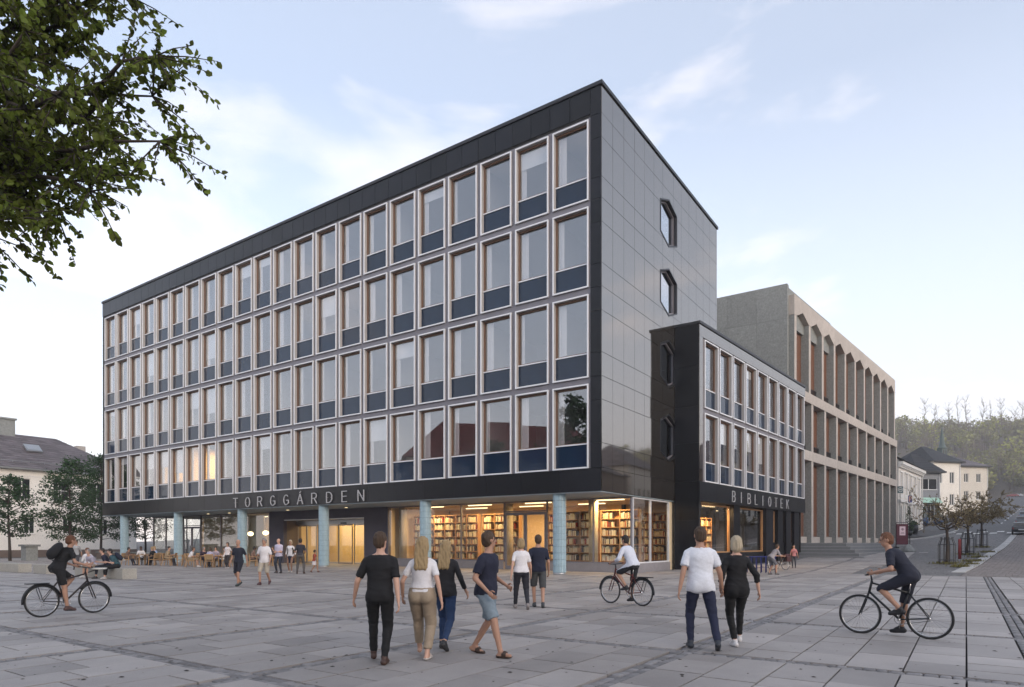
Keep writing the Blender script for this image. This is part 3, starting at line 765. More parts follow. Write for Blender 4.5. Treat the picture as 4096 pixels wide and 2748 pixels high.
def room_light(parent, loc, sx, sy, e, col=(1,.64,.29)):
    d = bpy.data.lights.new('ceiling_lamp','AREA'); d.shape = 'RECTANGLE'; d.size, d.size_y = sx, sy; d.energy = e; d.color = col
    o = bpy.data.objects.new('ceiling_lamp', d); COL.objects.link(o); o.parent = parent; o.location = loc
    return o
st = MB(); st.box((-.9,-.06,-.05),(.9,.06,0)); stm = st.mesh('strip_lamp','lamp_on')
for u,y in ((2.0,4.9),(6.7,5.0),(11.0,4.9),(15.0,5.0),(4.5,7.6),(9.0,7.8),(13.5,7.8)):
    s_ = link('strip_lamp', stm, main, loc=(-u,y,3.975)); room_light(s_, (0,0,-.09), 1.8, .15, LIB_E)
for u in (22,25,28): s_ = link('strip_lamp', stm, main, loc=(-u,7.4,3.975)); room_light(s_, (0,0,-.09), 1.8, .3, LIB_E*.9, (1,.74,.40))
for u in (33.5,39,45): s_ = link('strip_lamp', stm, main, loc=(-u,8.5,3.975)); room_light(s_, (0,0,-.09), 1.8, .3, LIB_E*.6, (1,.78,.5))
for k in (15,17):
    s_ = link('strip_lamp', stm, main, loc=(-(0.65+WP*k),3.0,9.2)); room_light(s_, (0,0,-.09), 1.8, .6, (LIB_E*4 if k < 16 else LIB_E*1.8), (1,.52,.13))
s_ = link('strip_lamp', stm, main, loc=(-(0.65+WP*15)-.6,2.2,17.4))
# ------------------------------------------------------------------ library wing
ann = thing('library_wing', 'lower black stone wing with two rows of framed windows and shop glazing', 'building', tuple(AC), ANG_A)
Ma = Matrix.Translation(AC) @ Matrix.Rotation(ANG_A, 4, 'Z'); MaI = Ma.inverted()
AL = 20.8
def aloc(p): return MaI @ Vector((p[0], p[1], 0))
Uw = Vector((-.8227,.5684,0)); Vw = Vector((.5685,.8227,0))
J = aloc(AC + Uw*1.47); Jb = aloc(C0 + Vw*17.3 + Uw*-.06)
for row, (b,t) in ((2,(9.52,13.52)),(3,(5.17,9.22))):
    for k in range(9): put_window(ann, .66+2.222*k+.03, row, rr)
for k in range(10):
    xa = .69+2.222*k-.222
    piece('pier', ann, (xa+.004,.03,5.17),(xa+.218,.30,13.55),'alu_grey')
for z0,z1 in ((13.52,13.6),(9.22,9.52)): piece('rail', ann, (.47,.024,z0+.004),(AL-.1,.29,z1-.002),'alu_grey')
for k in range(10):
    x0 = .005 if k == 0 else .47+2.03*k; x1 = .47+2.03*(k+1) if k < 9 else AL
    piece('stone_panel', ann, (x0+.005,-.035,13.61),(x1-.005,.0,14.30),'stone_pol')
for k in range(10):
    x0 = .005 if k == 0 else .47+2.03*k; x1 = .47+2.03*(k+1) if k < 9 else AL
    piece('stone_panel', ann, (x0+.005,-.035,4.03),(x1-.005,.0,5.155),'stone')
for z0,z1 in zip(ZJ[1:8], ZJ[2:8]+[13.6]): piece('stone_panel', ann, (.006,-.035,z0+.005),(.46,.0,z1-.005),'stone_pol')
# black flank facing the square, between the wing and the main block
for z0,z1 in ((0,2.9),(2.9,5.17),(5.17,7.4),(7.4,9.53),(9.53,11.9),(11.9,14.30)):
    m = MB(); e = (Vector((J.x,J.y,0))).normalized(); nrm = Vector((e.y,-e.x,0)); 
    if nrm.x > 0: nrm = -nrm
    a = nrm*.0; ln = Vector((J.x,J.y,0)).length
    m.prism([e*.004+Vector((0,0,z0+.005)), e*(ln-.01)+Vector((0,0,z0+.005)), e*(ln-.01)+Vector((0,0,z1-.005)), e*.004+Vector((0,0,z1-.005))], nrm*-.035)
    m.build('flank_panel','stone',ann)
body = [(.05,.5),(AL,.5),(AL,10),(Jb.x,Jb.y),(J.x+.04,J.y+.1)]
cr_ = MB(); 
cr_.prism([(x,y,13.9) for x,y in body], (0,0,.38))
for z in (9.24,4.10): cr_.prism([(x,y,z) for x,y in body], (0,0,.2))
cr_.box((.02,.005,13.62),(AL-.02,.5,14.28)); cr_.box((.02,.005,4.06),(AL-.02,.5,5.14)); cr_.box((AL-.2,.302,0),(AL-.02,10,14.28))
cr_.box((.03,.01,5.15),(.46,.3,13.6)); cr_.box((.03,5.0,0),(AL-.2,5.15,14.0))
cr_.prism([(.04,.04,0),(.34,.04,0),(J.x+.35,J.y,0),(J.x+.05,J.y,0)], (0,0,14.2))
cr_.build('wall','joint',ann)
ai = MB(); ai.box((.5,4.85,.4),(AL-.25,4.98,13.9)); ai.box((.36,.7,.4),(.46,4.84,4.05)); ai.build('inner_wall','room_wall',ann)
cp = MB(); cp.box((-.06,-.10,14.305),(AL+.05,.35,14.46)); cp.prism([Vector((-.06,.352,14.305)),Vector((.3,.352,14.305)),Vector((J.x+.3,J.y,14.305)),Vector((J.x-.06,J.y,14.305))],(0,0,.155)); cp.build('coping','cap',ann)
# ground floor of the wing
AY = .42
M['stone_pier'] = M['stone']
for x0,x1 in ((.03,.32),(5.87,6.97),(12.15,13.66),(14.71,15.90),(16.71,17.87),(18.74,20.0)):
    piece('shop_pier', ann, (x0,AY-.2,-.1),(x1,AY+.3,4.05),'stone')
def shopwin(x0, x1, z0):
    m = MB(); f = .085
    for a,b in (((x0,z0),(x0+f,3.95)),((x1-f,z0),(x1,3.95)),((x0+f,z0),(x1-f,z0+f)),((x0+f,3.95-f),(x1-f,3.95))): m.box((a[0]+.002,AY+.05,a[1]),(b[0]-.002,AY+.2,b[1]))
    w_ = m.build('shop_window','timber_l',ann)
    p = MB(); p.box((x0+f,AY+.12,z0+f),(x1-f,AY+.132,3.95-f)); p.build('pane','pane_shop',w_)
    piece('stall_riser', ann, (x0+.003,AY-.02,-.1),(x1-.003,AY+.28,z0-.003),'stone')
M['timber_l'] = P('light oak frame', (.34,.19,.09), rough=.5, noise=.12, nscale=5, stretch=(6,6,.6))
M['pane_shop'] = glass_mat('reflecting shop glass', tint=(.93,.92,.90), ior=1.5, base=.0)
shopwin(.32,5.87,.95); shopwin(6.97,12.15,.95)
for a,b in ((13.66,14.71),(15.90,16.71),(17.87,18.74)): shopwin(a,b,1.6)
agf = MB(); agf.box((.3,AY+.25,.3),(AL-.3,4.98,.62)); agf.build('ground_floor','gf_floor',ann)
s_ = link('strip_lamp', stm, ann, loc=(4.2,1.2,3.95)); room_light(s_, (0,0,-.09), 1.8, .3, LIB_E*2.6)
s_ = link('strip_lamp', stm, ann, loc=(9.6,3.2,3.95)); room_light(s_, (0,0,-.09), 1.8, .3, LIB_E*.7)
sg2 = thing('library_sign', 'thin pale letters BIBLIOTEK on the band of the library wing', 'sign', tuple(AC), ANG_A)
for i, ch in enumerate('BIBLIOTEK'):
    letter(sg2, ch, 4.78 + i*1.36 + (.18 if ch == 'I' else 0), 4.2, .66, .95)

# ------------------------------------------------------------------ concrete block
con = thing('concrete_building', 'grey concrete building with three tiers of deep upright fins and pointed top bays', 'building', tuple(CC), ANG_C)
CP, CW = 3.84, .55
def finx(k): return .67+CP*k
TIERS = [(1.56,8.76,0.0),(9.6,13.8,0.0),(14.66,20.8,.22)]
fin_me = {}
for ti,(z0,z1,set_) in enumerate(TIERS):
    for k in range(11):
        x = finx(k)
        f = MB(); zs = [z0, 6.5, z1] if ti == 0 else ([z0, z1] if ti == 1 else [z0, 17.6, z1])
        if ti not in fin_me:
            ms = []
            for a,b in zip(zs, zs[1:]):
                m = MB(); m.cur = 0
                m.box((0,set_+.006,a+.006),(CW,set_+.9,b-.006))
                m.mi[2] = 1  # front face gets the lit tone, the other sides stay grey
                ms.append(m.mesh('fin',['concrete','concrete_lit']))
            fin_me[ti] = ms
        for me in fin_me[ti]: link('fin', me, con, loc=(x,0,0))
for z0,z1 in ((8.76,9.6),(13.8,14.66)):
    for k in range(11):
        x0 = .62 if k == 0 else finx(k)+CW/2; x1 = finx(k+1)+CW/2 if k < 10 else finx(10)+CW+.03
        piece('band_panel', con, (x0+.006,-.02,z0),(x1-.006,.95,z1),'concrete_lit')
# parapet with pointed bays
for k in range(10):
    xa, xb = finx(k)+CW/2 if k else .62, finx(k+1)+CW/2 if k < 9 else finx(10)+CW
    a, b = finx(k)+CW, finx(k+1); mid = (a+b)/2
    m = MB()
    def pp(x, z): return (x, .21, z)
    m.prism([pp(xa,20.8),pp(a,20.8),pp(mid-.003,21.45),pp(mid-.003,22.48),pp(xa,22.48)],(0,.75,0))
    m.prism([pp(mid+.003,21.45),pp(b,20.8),pp(xb,20.8),pp(xb,22.48),pp(mid+.003,22.48)],(0,.75,0))
    for i_ in range(len(m.mi)): m.mi[i_] = 0
    m.build('parapet_panel', ['concrete_lit'], con)
# recessed glazing with brown frames, railings and low upstands
gl_me = {}
for ti,(z0,z1,set_) in enumerate(TIERS):
    zt = z1 if ti < 2 else 21.35
    for k in range(10):
        a, b = finx(k)+CW, finx(k+1)
        if ti not in gl_me:
            w_ = b-a
            f = MB(); f1 = .16
            zb_ = z0 + (.56 if ti == 0 else .05)
            for p,q in (((0,zb_),(f1,zt)),((w_-f1,zb_),(w_,zt)),((w_/2-.06,zb_),(w_/2+.06,zt)),((f1,zb_),(w_-f1,zb_+.12)),((f1,zt-.12),(w_-f1,zt))): f.box((p[0]+.002,set_+.68,p[1]),(q[0]-.002,set_+.80,q[1]))
            f.box((w_-1.25,set_+.70,zb_+.121),(w_-f1-.001,set_+.73,zt-.121)); f.box((f1,set_+.685,z0+(z1-z0)*.48),(w_-f1,set_+.795,z0+(z1-z0)*.48+.1))
            g = MB(); g.box((f1,set_+.74,zb_+.1),(w_-f1,set_+.75,zt-.1))
            u_ = MB(); r_ = MB()
            u_.box((.0,set_+.40,z0),(w_,set_+.80,z0+.55))
            h_ = .95 if ti == 2 else .7
            r_.bar((0,set_+.5,z0+h_),(w_,set_+.5,z0+h_),.05); r_.bar((0,set_+.5,z0+.1),(w_,set_+.5,z0+.1),.03)
            n_ = 26
            for i_ in range(n_): xx = w_*(i_+.5)/n_; r_.bar((xx,set_+.5,z0+.1),(xx,set_+.5,z0+h_),.022)
            gl_me[ti] = (f.mesh('window','bronze'), g.mesh('pane','pane'), u_.mesh('upstand','concrete_lit'), r_.mesh('railing','black_metal'))
        f_, g_, u_, r_ = gl_me[ti]
        wn = link('window', f_, con, loc=(a,0,0)); link('pane', g_, wn)
        if ti == 0: link('upstand', u_, con, loc=(a,0,0))
        else: link('railing', r_, con, loc=(a,0,0))
        if ti == 2: pass
end = finx(10)+CW
mb_ = MB()
mb_.box((.66,.0,-.5),(end,1.2,1.55))                                  # base
mb_.box((.7,5.5,1.56),(end-.1,5.7,22.0)); mb_.box((.7,.96,8.8),(end-.05,5.5,9.5)); mb_.box((.7,.96,13.85),(end-.05,5.5,14.6)); mb_.box((.7,.96,21.4),(end-.05,5.5,22.3))
mb_.box((end-.35,.95,1.56),(end-.02,14,22.44)); mb_.build('wall','concrete',con)
# tall side wall with board-sized panels, and the plant storey behind it
Cu = Matrix.Rotation(-ANG_C,4,'Z') @ Uw                                # direction of the side wall in this frame
for k in range(9):
    for z0,z1 in ((-.2,8.5),(8.5,14.2),(14.2,17.3),(17.3,20.4),(20.4,23.3)):
        if k > 1 and z1 < 12: continue
        p = Vector((.05,.6,0)) + Cu*(2.5*k); q = Vector((.05,.6,0)) + Cu*(2.5*(k+1))
        nn = Vector((Cu.y,-Cu.x,0)); nn = nn if nn.x > 0 else -nn
        m = MB(); g = Cu*.006
        m.prism([p+g+Vector((0,0,z0+.006)), q-g+Vector((0,0,z0+.006)), q-g+Vector((0,0,z1-.006)), p+g+Vector((0,0,z1-.006))], nn*.60)
        m.build('wall_panel','concrete',con)
m = MB(); p = Vector((.05,.6,0)) + nn*.62; q = p + Cu*22
m.prism([p+Vector((0,0,20)),q+Vector((0,0,20)),q+Vector((12,0,20)),p+Vector((12,0,20))],(0,0,3.1)); m.build('roof','concrete',con)
p = Vector((.8,.6,0)) + Cu*9
m = MB(); m.prism([p+Vector((0,0,23)),p+Cu*13+Vector((0,0,23)),p+Cu*13+Vector((9,0,23)),p+Vector((9,0,23))],(0,0,1.55)); m.build('plant_room','concrete',con)
# granite steps wrapping the podium
stp = thing('granite_steps', 'broad grey granite steps rising to the concrete building', 'steps', tuple(CC), ANG_C)
M['step'] = P('grey step granite', (.20,.205,.215), rough=.6, noise=.1, nscale=2, noise2=(.12,40), rnd=.06)
M['step_l'] = P('worn step edge', (.34,.34,.34), rough=.7, noise=.1)
for i in range(6):
    d = .42*i; z1 = 1.555-.26*i; z0 = z1-.34
    x0, y0 = .9-d, -3.7-d
    m = MB(); m.box((x0,y0,z0),(44,.0-.002 if i else -.002,z1)); s_ = m.build('step','step',stp)
    e = MB(); e.box((x0-.012,y0-.012,z1-.035),(44,y0+.05,z1+.004)); e.box((x0-.012,y0+.051,z1-.035),(x0+.05,-.01,z1+.004)); e.build('nosing','step_l',s_)
# grass slope left out: paving meets the lowest step
# ------------------------------------------------------------------ bookcases and books behind the library glass
M['case'] = P('warm beech shelving', (.44,.24,.10), rough=.55, noise=.1, nscale=4, stretch=(5,5,.8), rnd=.08)
BC = [(.62,.58,.42),(.50,.42,.26),(.30,.05,.03),(.10,.06,.04),(.55,.48,.33),(.05,.05,.06),(.34,.20,.09),(.58,.54,.46)]
for i,c in enumerate(BC): M['book%d'%i] = P('book cloth %d'%i, c, rough=.7, noise=.08)
book_me = []
for i in range(len(BC)):
    m = MB(); m.box((-.5,0,0),(.5,1,1)); book_me.append(m.mesh('book','book%d'%i))
books = []
def bookcase(frame, xl, yl, rz, wd, label, nsh=7, h=3.42, bays=None, seed=0, z0=.024, fill=.80):
    Mf = {'m':Mm, 'a':Ma}[frame]; rb = random.Random(seed)
    p = Mf @ Vector((xl, yl, 0)); ang = (ANG_M if frame == 'm' else ANG_A) + rz
    t = thing('bookcase', label, 'bookcase', (p.x,p.y,z0), ang, 'bookcases in the library')
    bays = bays or max(1, round(wd/.95)); dp = .34
    m = MB(); m.box((0,dp-.02,0),(wd,dp,h)); m.build('back','case',t)
    me = boxme(.035, dp-.022, h, 'case', 'upright')
    for i in range(bays+1): link('upright', me, t, loc=(wd*i/bays,(dp-.022)/2,h/2))
    sme = boxme(wd/bays-.037, dp-.03, .03, 'case', 'shelf'); pitch = (h-.10)/nsh
    for i in range(bays):
        for j in range(nsh+1): link('shelf', sme, t, loc=(wd*(i+.5)/bays,(dp-.03)/2,.05+pitch*j))
    Mt = Matrix.Translation((p.x,p.y,z0)) @ Matrix.Rotation(ang,4,'Z')
    for i in range(bays):
        for j in range(nsh):
            x = wd*i/bays+.03; end_ = wd*(i+1)/bays-.03; stop = x+(end_-x)*rb.uniform(fill-.25, min(.97,fill+.22))
            base = rb.choice((0,0,1,4,4,7))
            while x < stop:
                w_ = rb.uniform(.03,.085); hh = min(pitch-.06, rb.uniform(.25,.36)); col = base if rb.random() < .42 else rb.randrange(len(BC))
                q = Mt @ Vector((x+w_/2, rb.uniform(.02,.06), .066+pitch*j))
                books.append((q, ang, w_*.94, .22, hh, col)); x += w_
bookcase('m', -17.3, 5.6, 0, 5.6, 'long tall bookcase behind the library pane nearest the entrance wall', seed=1)
bookcase('m', -11.3, 5.6, 0, 2.8, 'tall bookcase seen just beside the library door, on its entrance side', seed=2)
bookcase('m', -7.6, 7.6, 0, 1.9, 'bookcase seen through the library door leaves', seed=3)
bookcase('m', -5.2, 5.4, 0, 2.2, 'tall bookcase behind the blue column nearest the corner', seed=4)
bookcase('m', -2.75, 5.4, 0, 2.3, 'tall bookcase in the corner bay of the library', seed=5)
bookcase('m', -1.5, 6.0, R(90), 2.6, 'bookcase standing end-on behind the side glazing', seed=6)
bookcase('m', -3.4, 9.75, 0, 2.9, 'bookcase on the rear wall seen through the side glazing', seed=8)
bookcase('a', 2.5, 1.7, 0, 3.4, 'bookcase behind the first shop window of the library wing', nsh=5, h=2.6, seed=7, z0=.63)
books.sort(key=lambda b: (b[0].x**2 + b[0].y**2))
order = list(range(len(books))); rb = random.Random(9)
front = set(rb.sample(order, 300)); bm_ = MB(); 
for i,(q,ang,w_,d_,h_,col) in enumerate(books):
    if i in front:
        link('book', book_me[col], None, loc=q, rz=ang, scale=(w_,d_,h_), label='one of the many upright books on the lit library shelves', cat='book', group='books on the library shelves')
    else:
        bm_.cur = col; e = Vector((math.cos(ang),math.sin(ang),0))*w_/2; f = Vector((-math.sin(ang),math.cos(ang),0))*d_
        bm_.prism([q-e,q+e,q+e+f,q-e+f],(0,0,h_))
bm_.build('shelved_books', ['book%d'%i for i in range(len(BC))], kind='stuff', label='rows of books filling the library shelves', cat='books')
# round inner columns of the library
M['incol'] = P('sand coloured column', (.40,.34,.24), rough=.8, noise=.06)
for u,y in ((3.0,4.95),(8.9,5.1),(17.55,4.8)):
    m = MB(); m.lathe([(.27,0),(.27,3.96)],20); m.build('inner_column','incol',main,loc=(-u,y,.023))
# cafe: globe pendants, bar shelf with bottles
def pendant(u, y, z, lab):
    p = Mm @ Vector((-u,y,0)); t = thing('pendant_lamp', lab, 'lamp', (p.x,p.y,3.98))
    m = MB(); m.tube([(0,0,0),(0,0,z-3.98+.2)],.008,6); m.build('cord','black_metal',t)
    g = MB(); g.ell((0,0,z-3.98),(.24,.24,.19),14,9); g.build('globe','globe',t)
M['globe'] = P('glowing opal globe', (1,.9,.7), emit=(1,.72,.36), estr=3.2, noise=.01)
pendant(36.3,5.6,2.35,'opal globe lamp hanging before the cafe bottle shelf')
pendant(33.6,5.2,2.4,'opal globe lamp showing just past the third blue column')
pendant(31.9,5.0,2.4,'opal globe lamp hanging closest to the dark entrance wall')
p = Mm @ Vector((-37.6,8.2,0)); bs = thing('bar_shelf', 'wooden bar shelf stocked with bottles behind the cafe glass', 'shelf', (p.x,p.y,.024), ANG_M)
m = MB(); m.box((0,.3,0),(3.2,.34,3.0)); m.build('back_panel','case',bs)
for z in (.9,1.45,2.0,2.55): piece('shelf', bs, (0,0,z-.03),(3.2,.299,z),'case')
bt = MB(); bt.lathe([(.04,0),(.04,.2),(.014,.26),(.014,.33)],8)
for i,c in enumerate(((.05,.12,.04),(.25,.12,.03),(.55,.5,.4))): M['bottle%d'%i] = P('bottle glass %d'%i, c, rough=.1, noise=.02)
btm = []
for i in range(3):
    bt = MB(); bt.lathe([(.04,0),(.04,.2),(.014,.26),(.014,.33)],8); btm.append(bt.mesh('bottle','bottle%d'%i))
for z in (.9,1.45,2.0):
    for k in range(16):
        q = Mm @ Vector((-37.6+.12+k*.195, 8.35, 0))
        link('bottle', btm[rb.randrange(3)], None, loc=(q.x,q.y,.024+z+.002), label='one of the bottles ranked on the cafe bar shelf', cat='bottle', group='bottles on the bar shelf', scale=(1,1,rb.uniform(.85,1.15)))

# ------------------------------------------------------------------ white house beyond the square
WA = math.atan2(.8227,.5685); WO = Vector((-64.0,62.0,0))           # facade runs along the same axis as the main block's side
wh = thing('white_house', 'long white rendered house with a hipped grey slate roof beyond the trees', 'house', tuple(WO), WA)
WLn, WD, EV, RG = 27.5, 12.0, 9.9, 14.6
wm = MB(); wm.box((0,0,0),(WLn,WD,EV)); 
WINS = [(2.5,6.5,1.7,2.4),(6.4,6.5,1.7,2.4),(10.3,6.5,1.7,2.4),(14.2,6.5,1.7,2.4),(18.1,6.5,1.7,2.4),(22.0,6.5,1.7,2.4),(7.3,2.6,1.1,1.9),(11.2,2.6,1.1,1.9),(15.2,2.6,1.1,1.9),(19.1,2.6,1.1,1.9),(23,2.6,1.1,1.9)]
def wall_with_holes(m, x0, x1, z0, z1, y0, y1, holes):
    """front wall as a grid of boxes leaving the window openings free"""
    xs_ = sorted({x0,x1} | {h[0] for h in holes} | {h[0]+h[2] for h in holes}); zs_ = sorted({z0,z1} | {h[1] for h in holes} | {h[1]+h[3] for h in holes})
    for a,b in zip(xs_, xs_[1:]):
        run = None
        for c,d in zip(zs_, zs_[1:]):
            hole = any(h[0] <= a+1e-6 and b <= h[0]+h[2]+1e-6 and h[1] <= c+1e-6 and d <= h[1]+h[3]+1e-6 for h in holes)
            if hole:
                if run: m.box((a,y0,run[0]),(b,y1,run[1])); run = None
            else: run = (run[0] if run else c, d)
        if run: m.box((a,y0,run[0]),(b,y1,run[1]))
wm = MB(); wall_with_holes(wm, 0, WLn, 0, EV, 0, .35, WINS)
wm.box((0,.352,0),(.35,WD,EV)); wm.box((WLn-.35,.352,0),(WLn,WD,EV)); wm.box((.35,WD-.35,0),(WLn-.35,WD,EV)); wm.box((.352,.9,0),(WLn-.352,1.0,EV))
wm.build('wall','white_wall',wh)
pl_ = MB(); pl_.box((-.04,-.05,-.2),(WLn+.04,-.002,.75)); pl_.box((WLn+.002,-.05,-.2),(WLn+.04,WD,.75)); pl_.build('plinth','brownpaint',wh)
def house_window(parent, x, z, w_, h_, y=.12, frame='white_trim', mid=True, bars=0, glass='dark_glass', rot=None):
    m = MB(); f = .09
    for a,b in (((0,0),(f,h_)),((w_-f,0),(w_,h_)),((f,0),(w_-f,f)),((f,h_-f),(w_-f,h_))): m.box((a[0],0,a[1]),(b[0],.10,b[1]))
    if mid: m.box((w_/2-.05,.005,f),(w_/2+.05,.095,h_-f))
    for i in range(bars): m.box((f,.01,h_*(i+1)/(bars+1)-.03),(w_-f,.09,h_*(i+1)/(bars+1)+.03))
    o = m.build('window',frame,parent,loc=(x,y,z)); 
    if rot is not None: o.rotation_euler = (0,0,rot)
    g = MB(); g.box((f*.6,.05,f*.6),(w_-f*.6,.06,h_-f*.6)); g.build('pane',glass,o)
    s_ = MB(); s_.box((-.06,-.22,-.07),(w_+.06,.03,-.002)); s_.build('sill',frame,o)
    return o
for x,z,w_,h_ in WINS: house_window(wh, x, z, w_, h_, bars=1 if z > 4 else 0)
for x in (6.4,10.3,14.2,18.1,22.0):     # shallow framed field round each upper window
    m = MB(); m.box((x-.55,-.05,5.0),(x-.47,-.002,9.1)); m.box((x+2.9,-.05,5.0),(x+2.98,-.002,9.1)); m.box((x-.55,-.051,9.1),(x+2.98,-.002,9.2)); m.build('wall_moulding','white_trim',wh)
m = MB(); m.box((-.02,-.06,4.75),(WLn+.02,-.002,4.9)); m.build('string_course','white_trim',wh)
ov = .6
def hip_roof(parent, x0, x1, y0, y1, ze, zr, hipx, mat, name='roof', rows=16, hip0=True):
    """hipped roof: courses of slates as shingled strips; hipx = ridge inset"""
    ym = (y0+y1)/2; m = MB(); rr3 = random.Random(4)
    ra = x0+(hipx if hip0 else 0); rb_ = x1-hipx
    A = [(x0,y0,ze),(x1,y0,ze),(rb_,ym,zr),(ra,ym,zr)]; B = [(x1,y1,ze),(x0,y1,ze),(ra,ym,zr),(rb_,ym,zr)]
    C = [(x1,y0,ze),(x1,y1,ze),(rb_,ym,zr),(rb_,ym,zr)]; D = [(x0,y1,ze),(x0,y0,ze),(ra,ym,zr),(ra,ym,zr)]
    for face in (A,B,C,D):
        f = [Vector(p) for p in face]; n_ = (f[1]-f[0]).cross(f[3]-f[0]).normalized()
        for i in range(rows):
            t0, t1 = i/rows, (i+1.15)/rows; t1 = min(1,t1)
            a, b = f[0].lerp(f[3],t0), f[1].lerp(f[2],t0); c, d = f[1].lerp(f[2],t1), f[0].lerp(f[3],t1)
            L_ = (b-a).length; nseg = max(1, int(L_/.9))
            for k in range(nseg):
                u0, u1 = k/nseg, (k+1)/nseg; m.r = rr3.random()
                up = n_*.03
                m.add([a.lerp(b,u0)+up, a.lerp(b,u1)+up, d.lerp(c,u1), d.lerp(c,u0), a.lerp(b,u0), a.lerp(b,u1)], [(0,1,2,3),(4,5,1,0)])
    m.add(A+B, [(0,1,2,3),(4,5,6,7)]); m.add(C[:3]+D[:3], [(0,1,2),(3,4,5)])
    return m.build(name, mat, parent)
roof = hip_roof(wh, -ov, WLn+ov, -ov, WD+ov, EV+.12, RG, 7.5, 'slate', hip0=False)
m = MB(); m.box((-ov,-ov-.14,EV-.06),(WLn+ov+.14,-ov,EV+.10)); m.box((WLn+ov,-ov+.001,EV-.06),(WLn+ov+.14,WD+ov,EV+.10)); m.build('gutter','steel',roof)
m = MB(); m.box((-ov,-ov+.002,EV+.002),(WLn+ov-.002,WD+ov-.01,EV+.10)); m.build('eaves_soffit','white_trim',roof)
sg_ = MB(); yy0 = -ov+.9; 
sg_.bar((0,yy0,EV+.75),(WLn-1,yy0,EV+.75),.05); sg_.bar((0,yy0,EV+.95),(WLn-1,yy0,EV+.95),.05)
for k in range(18): sg_.bar((k*1.55+.3,yy0,EV+.55),(k*1.55+.3,yy0,EV+.98),.04)
sg_.build('snow_guard','steel',roof)
m = MB(); m.box((14.6,WD/2-.5,RG-1.0),(16.2,WD/2+.6,RG+1.6)); m.box((14.45,WD/2-.65,RG+1.6),(16.35,WD/2+.75,RG+1.8)); m.build('chimney','concrete',roof)
m = MB(); m.box((23.2,WD/2+.4,RG-3.4),(24.2,WD/2+1.3,RG-.5)); m.build('chimney','concrete_lit',roof)
sl = (RG-EV)/(WD/2+ov)
m = MB(); yk = 2.4; zk = EV+.2+(yk+ov)*sl
m.prism([(16.3,yk,zk),(17.9,yk,zk),(17.9,yk+1.2,zk+1.2*sl),(16.3,yk+1.2,zk+1.2*sl)],(0,-.1,.16)); s_ = m.build('skylight','steel',roof)
m = MB(); m.prism([(16.42,yk-.05+.1,zk+.26),(17.78,yk-.05+.1,zk+.26),(17.78,yk+1.0,zk+.2+1.0*sl),(16.42,yk+1.0,zk+.2+1.0*sl)],(0,-.02,.03)); m.build('pane','steel',s_)
m = MB(); m.tube([(18.6,-.08,EV),(18.6,-.08,.3)],.06,8); m.build('downpipe','white_trim',wh)

# ------------------------------------------------------------------ granite benches and small street things
Mb = P('bench granite', (.40,.375,.33), rough=.75, noise=.10, nscale=3, noise2=(.28,30), bump=.2, bscale=60); M['bench'] = Mb
def bench(lx_corner, label, ln, wd=.6, hgt=.465):
    t = thing('granite_bench', label, 'bench', lx_corner, ANG_M, 'granite block benches')
    n_ = max(1, round(ln/1.6)); 
    for i in range(n_):
        a, b = -ln*i/n_, -ln*(i+1)/n_
        m = MB(); m.bbox((b+.004,0,0),(a-.004,wd,hgt),.012); m.build('block','bench',t)
    return t
bench((-16.72,28.2,.012), 'long granite block bench with people sitting on it', 4.6)
bench((-23.4,33.0,.012), 'short granite bench half hidden behind the cyclist with the rucksack', 1.6)
bench((-26.0,34.6,.012), 'granite bench cut off by the edge of the picture', 3.2)
p5 = street  # alias kept for brevity
m = MB(); t = thing('stone_pedestal', 'squat grey stone bin pedestal before the white house', 'pedestal', (-42.6,58.0,0), ANG_M)
m.box((-.55,-.45,0),(.55,.45,1.25)); m.build('shaft','concrete',t); m = MB(); m.box((-.72,-.6,1.25),(.72,.6,1.42)); m.build('lid','concrete',t)
lw_ = thing('low_wall', 'low brown wall behind the bench sitters', 'wall', (-35.5,60.5,0), ANG_M)
m = MB(); m.box((-6,0,0),(6,.4,.62)); m.build('wall','brownpaint',lw_); m = MB(); m.box((-6.05,-.06,.62),(6.05,.46,.72)); m.build('wall_coping','concrete',lw_)
# ------------------------------------------------------------------ trees
def leaf_add(m, p, d, n, size, wid=.55, fold=.12):
    """one leaf: pointed, six-sided and folded along the midrib"""
    s_ = d.cross(n); 
    if s_.length < 1e-4: return
    s_.normalize(); n = s_.cross(d).normalized()
    q = lambda a,b,c: p + d*(a*size) + s_*(b*size*wid) + n*(c*size)
    m.add([q(0,0,0),q(.3,-.5,fold),q(.68,-.42,fold),q(1,0,0),q(.68,.42,fold),q(.3,.5,fold)], [(0,1,2,3),(0,3,4,5)])
def rv(r): 
    while True:
        v = Vector((r.uniform(-1,1),r.uniform(-1,1),r.uniform(-1,1)))
        if .05 < v.length < 1: return v.normalized()
def branch(m, pts, r0, r1, n=7):
    k = len(pts); m.tube(pts, [r0+(r1-r0)*i/(k-1) for i in range(k)], n)
def curve(a, b, sag, r, n=5, wob=.06):
    a, b = Vector(a), Vector(b); L_ = (b-a).length; out = []
    for i in range(n+1):
        t = i/n; p = a.lerp(b,t) + Vector((0,0,1))*sag*math.sin(math.pi*t)
        if 0 < i < n: p += rv(r)*wob*L_
        out.append(p)
    return out

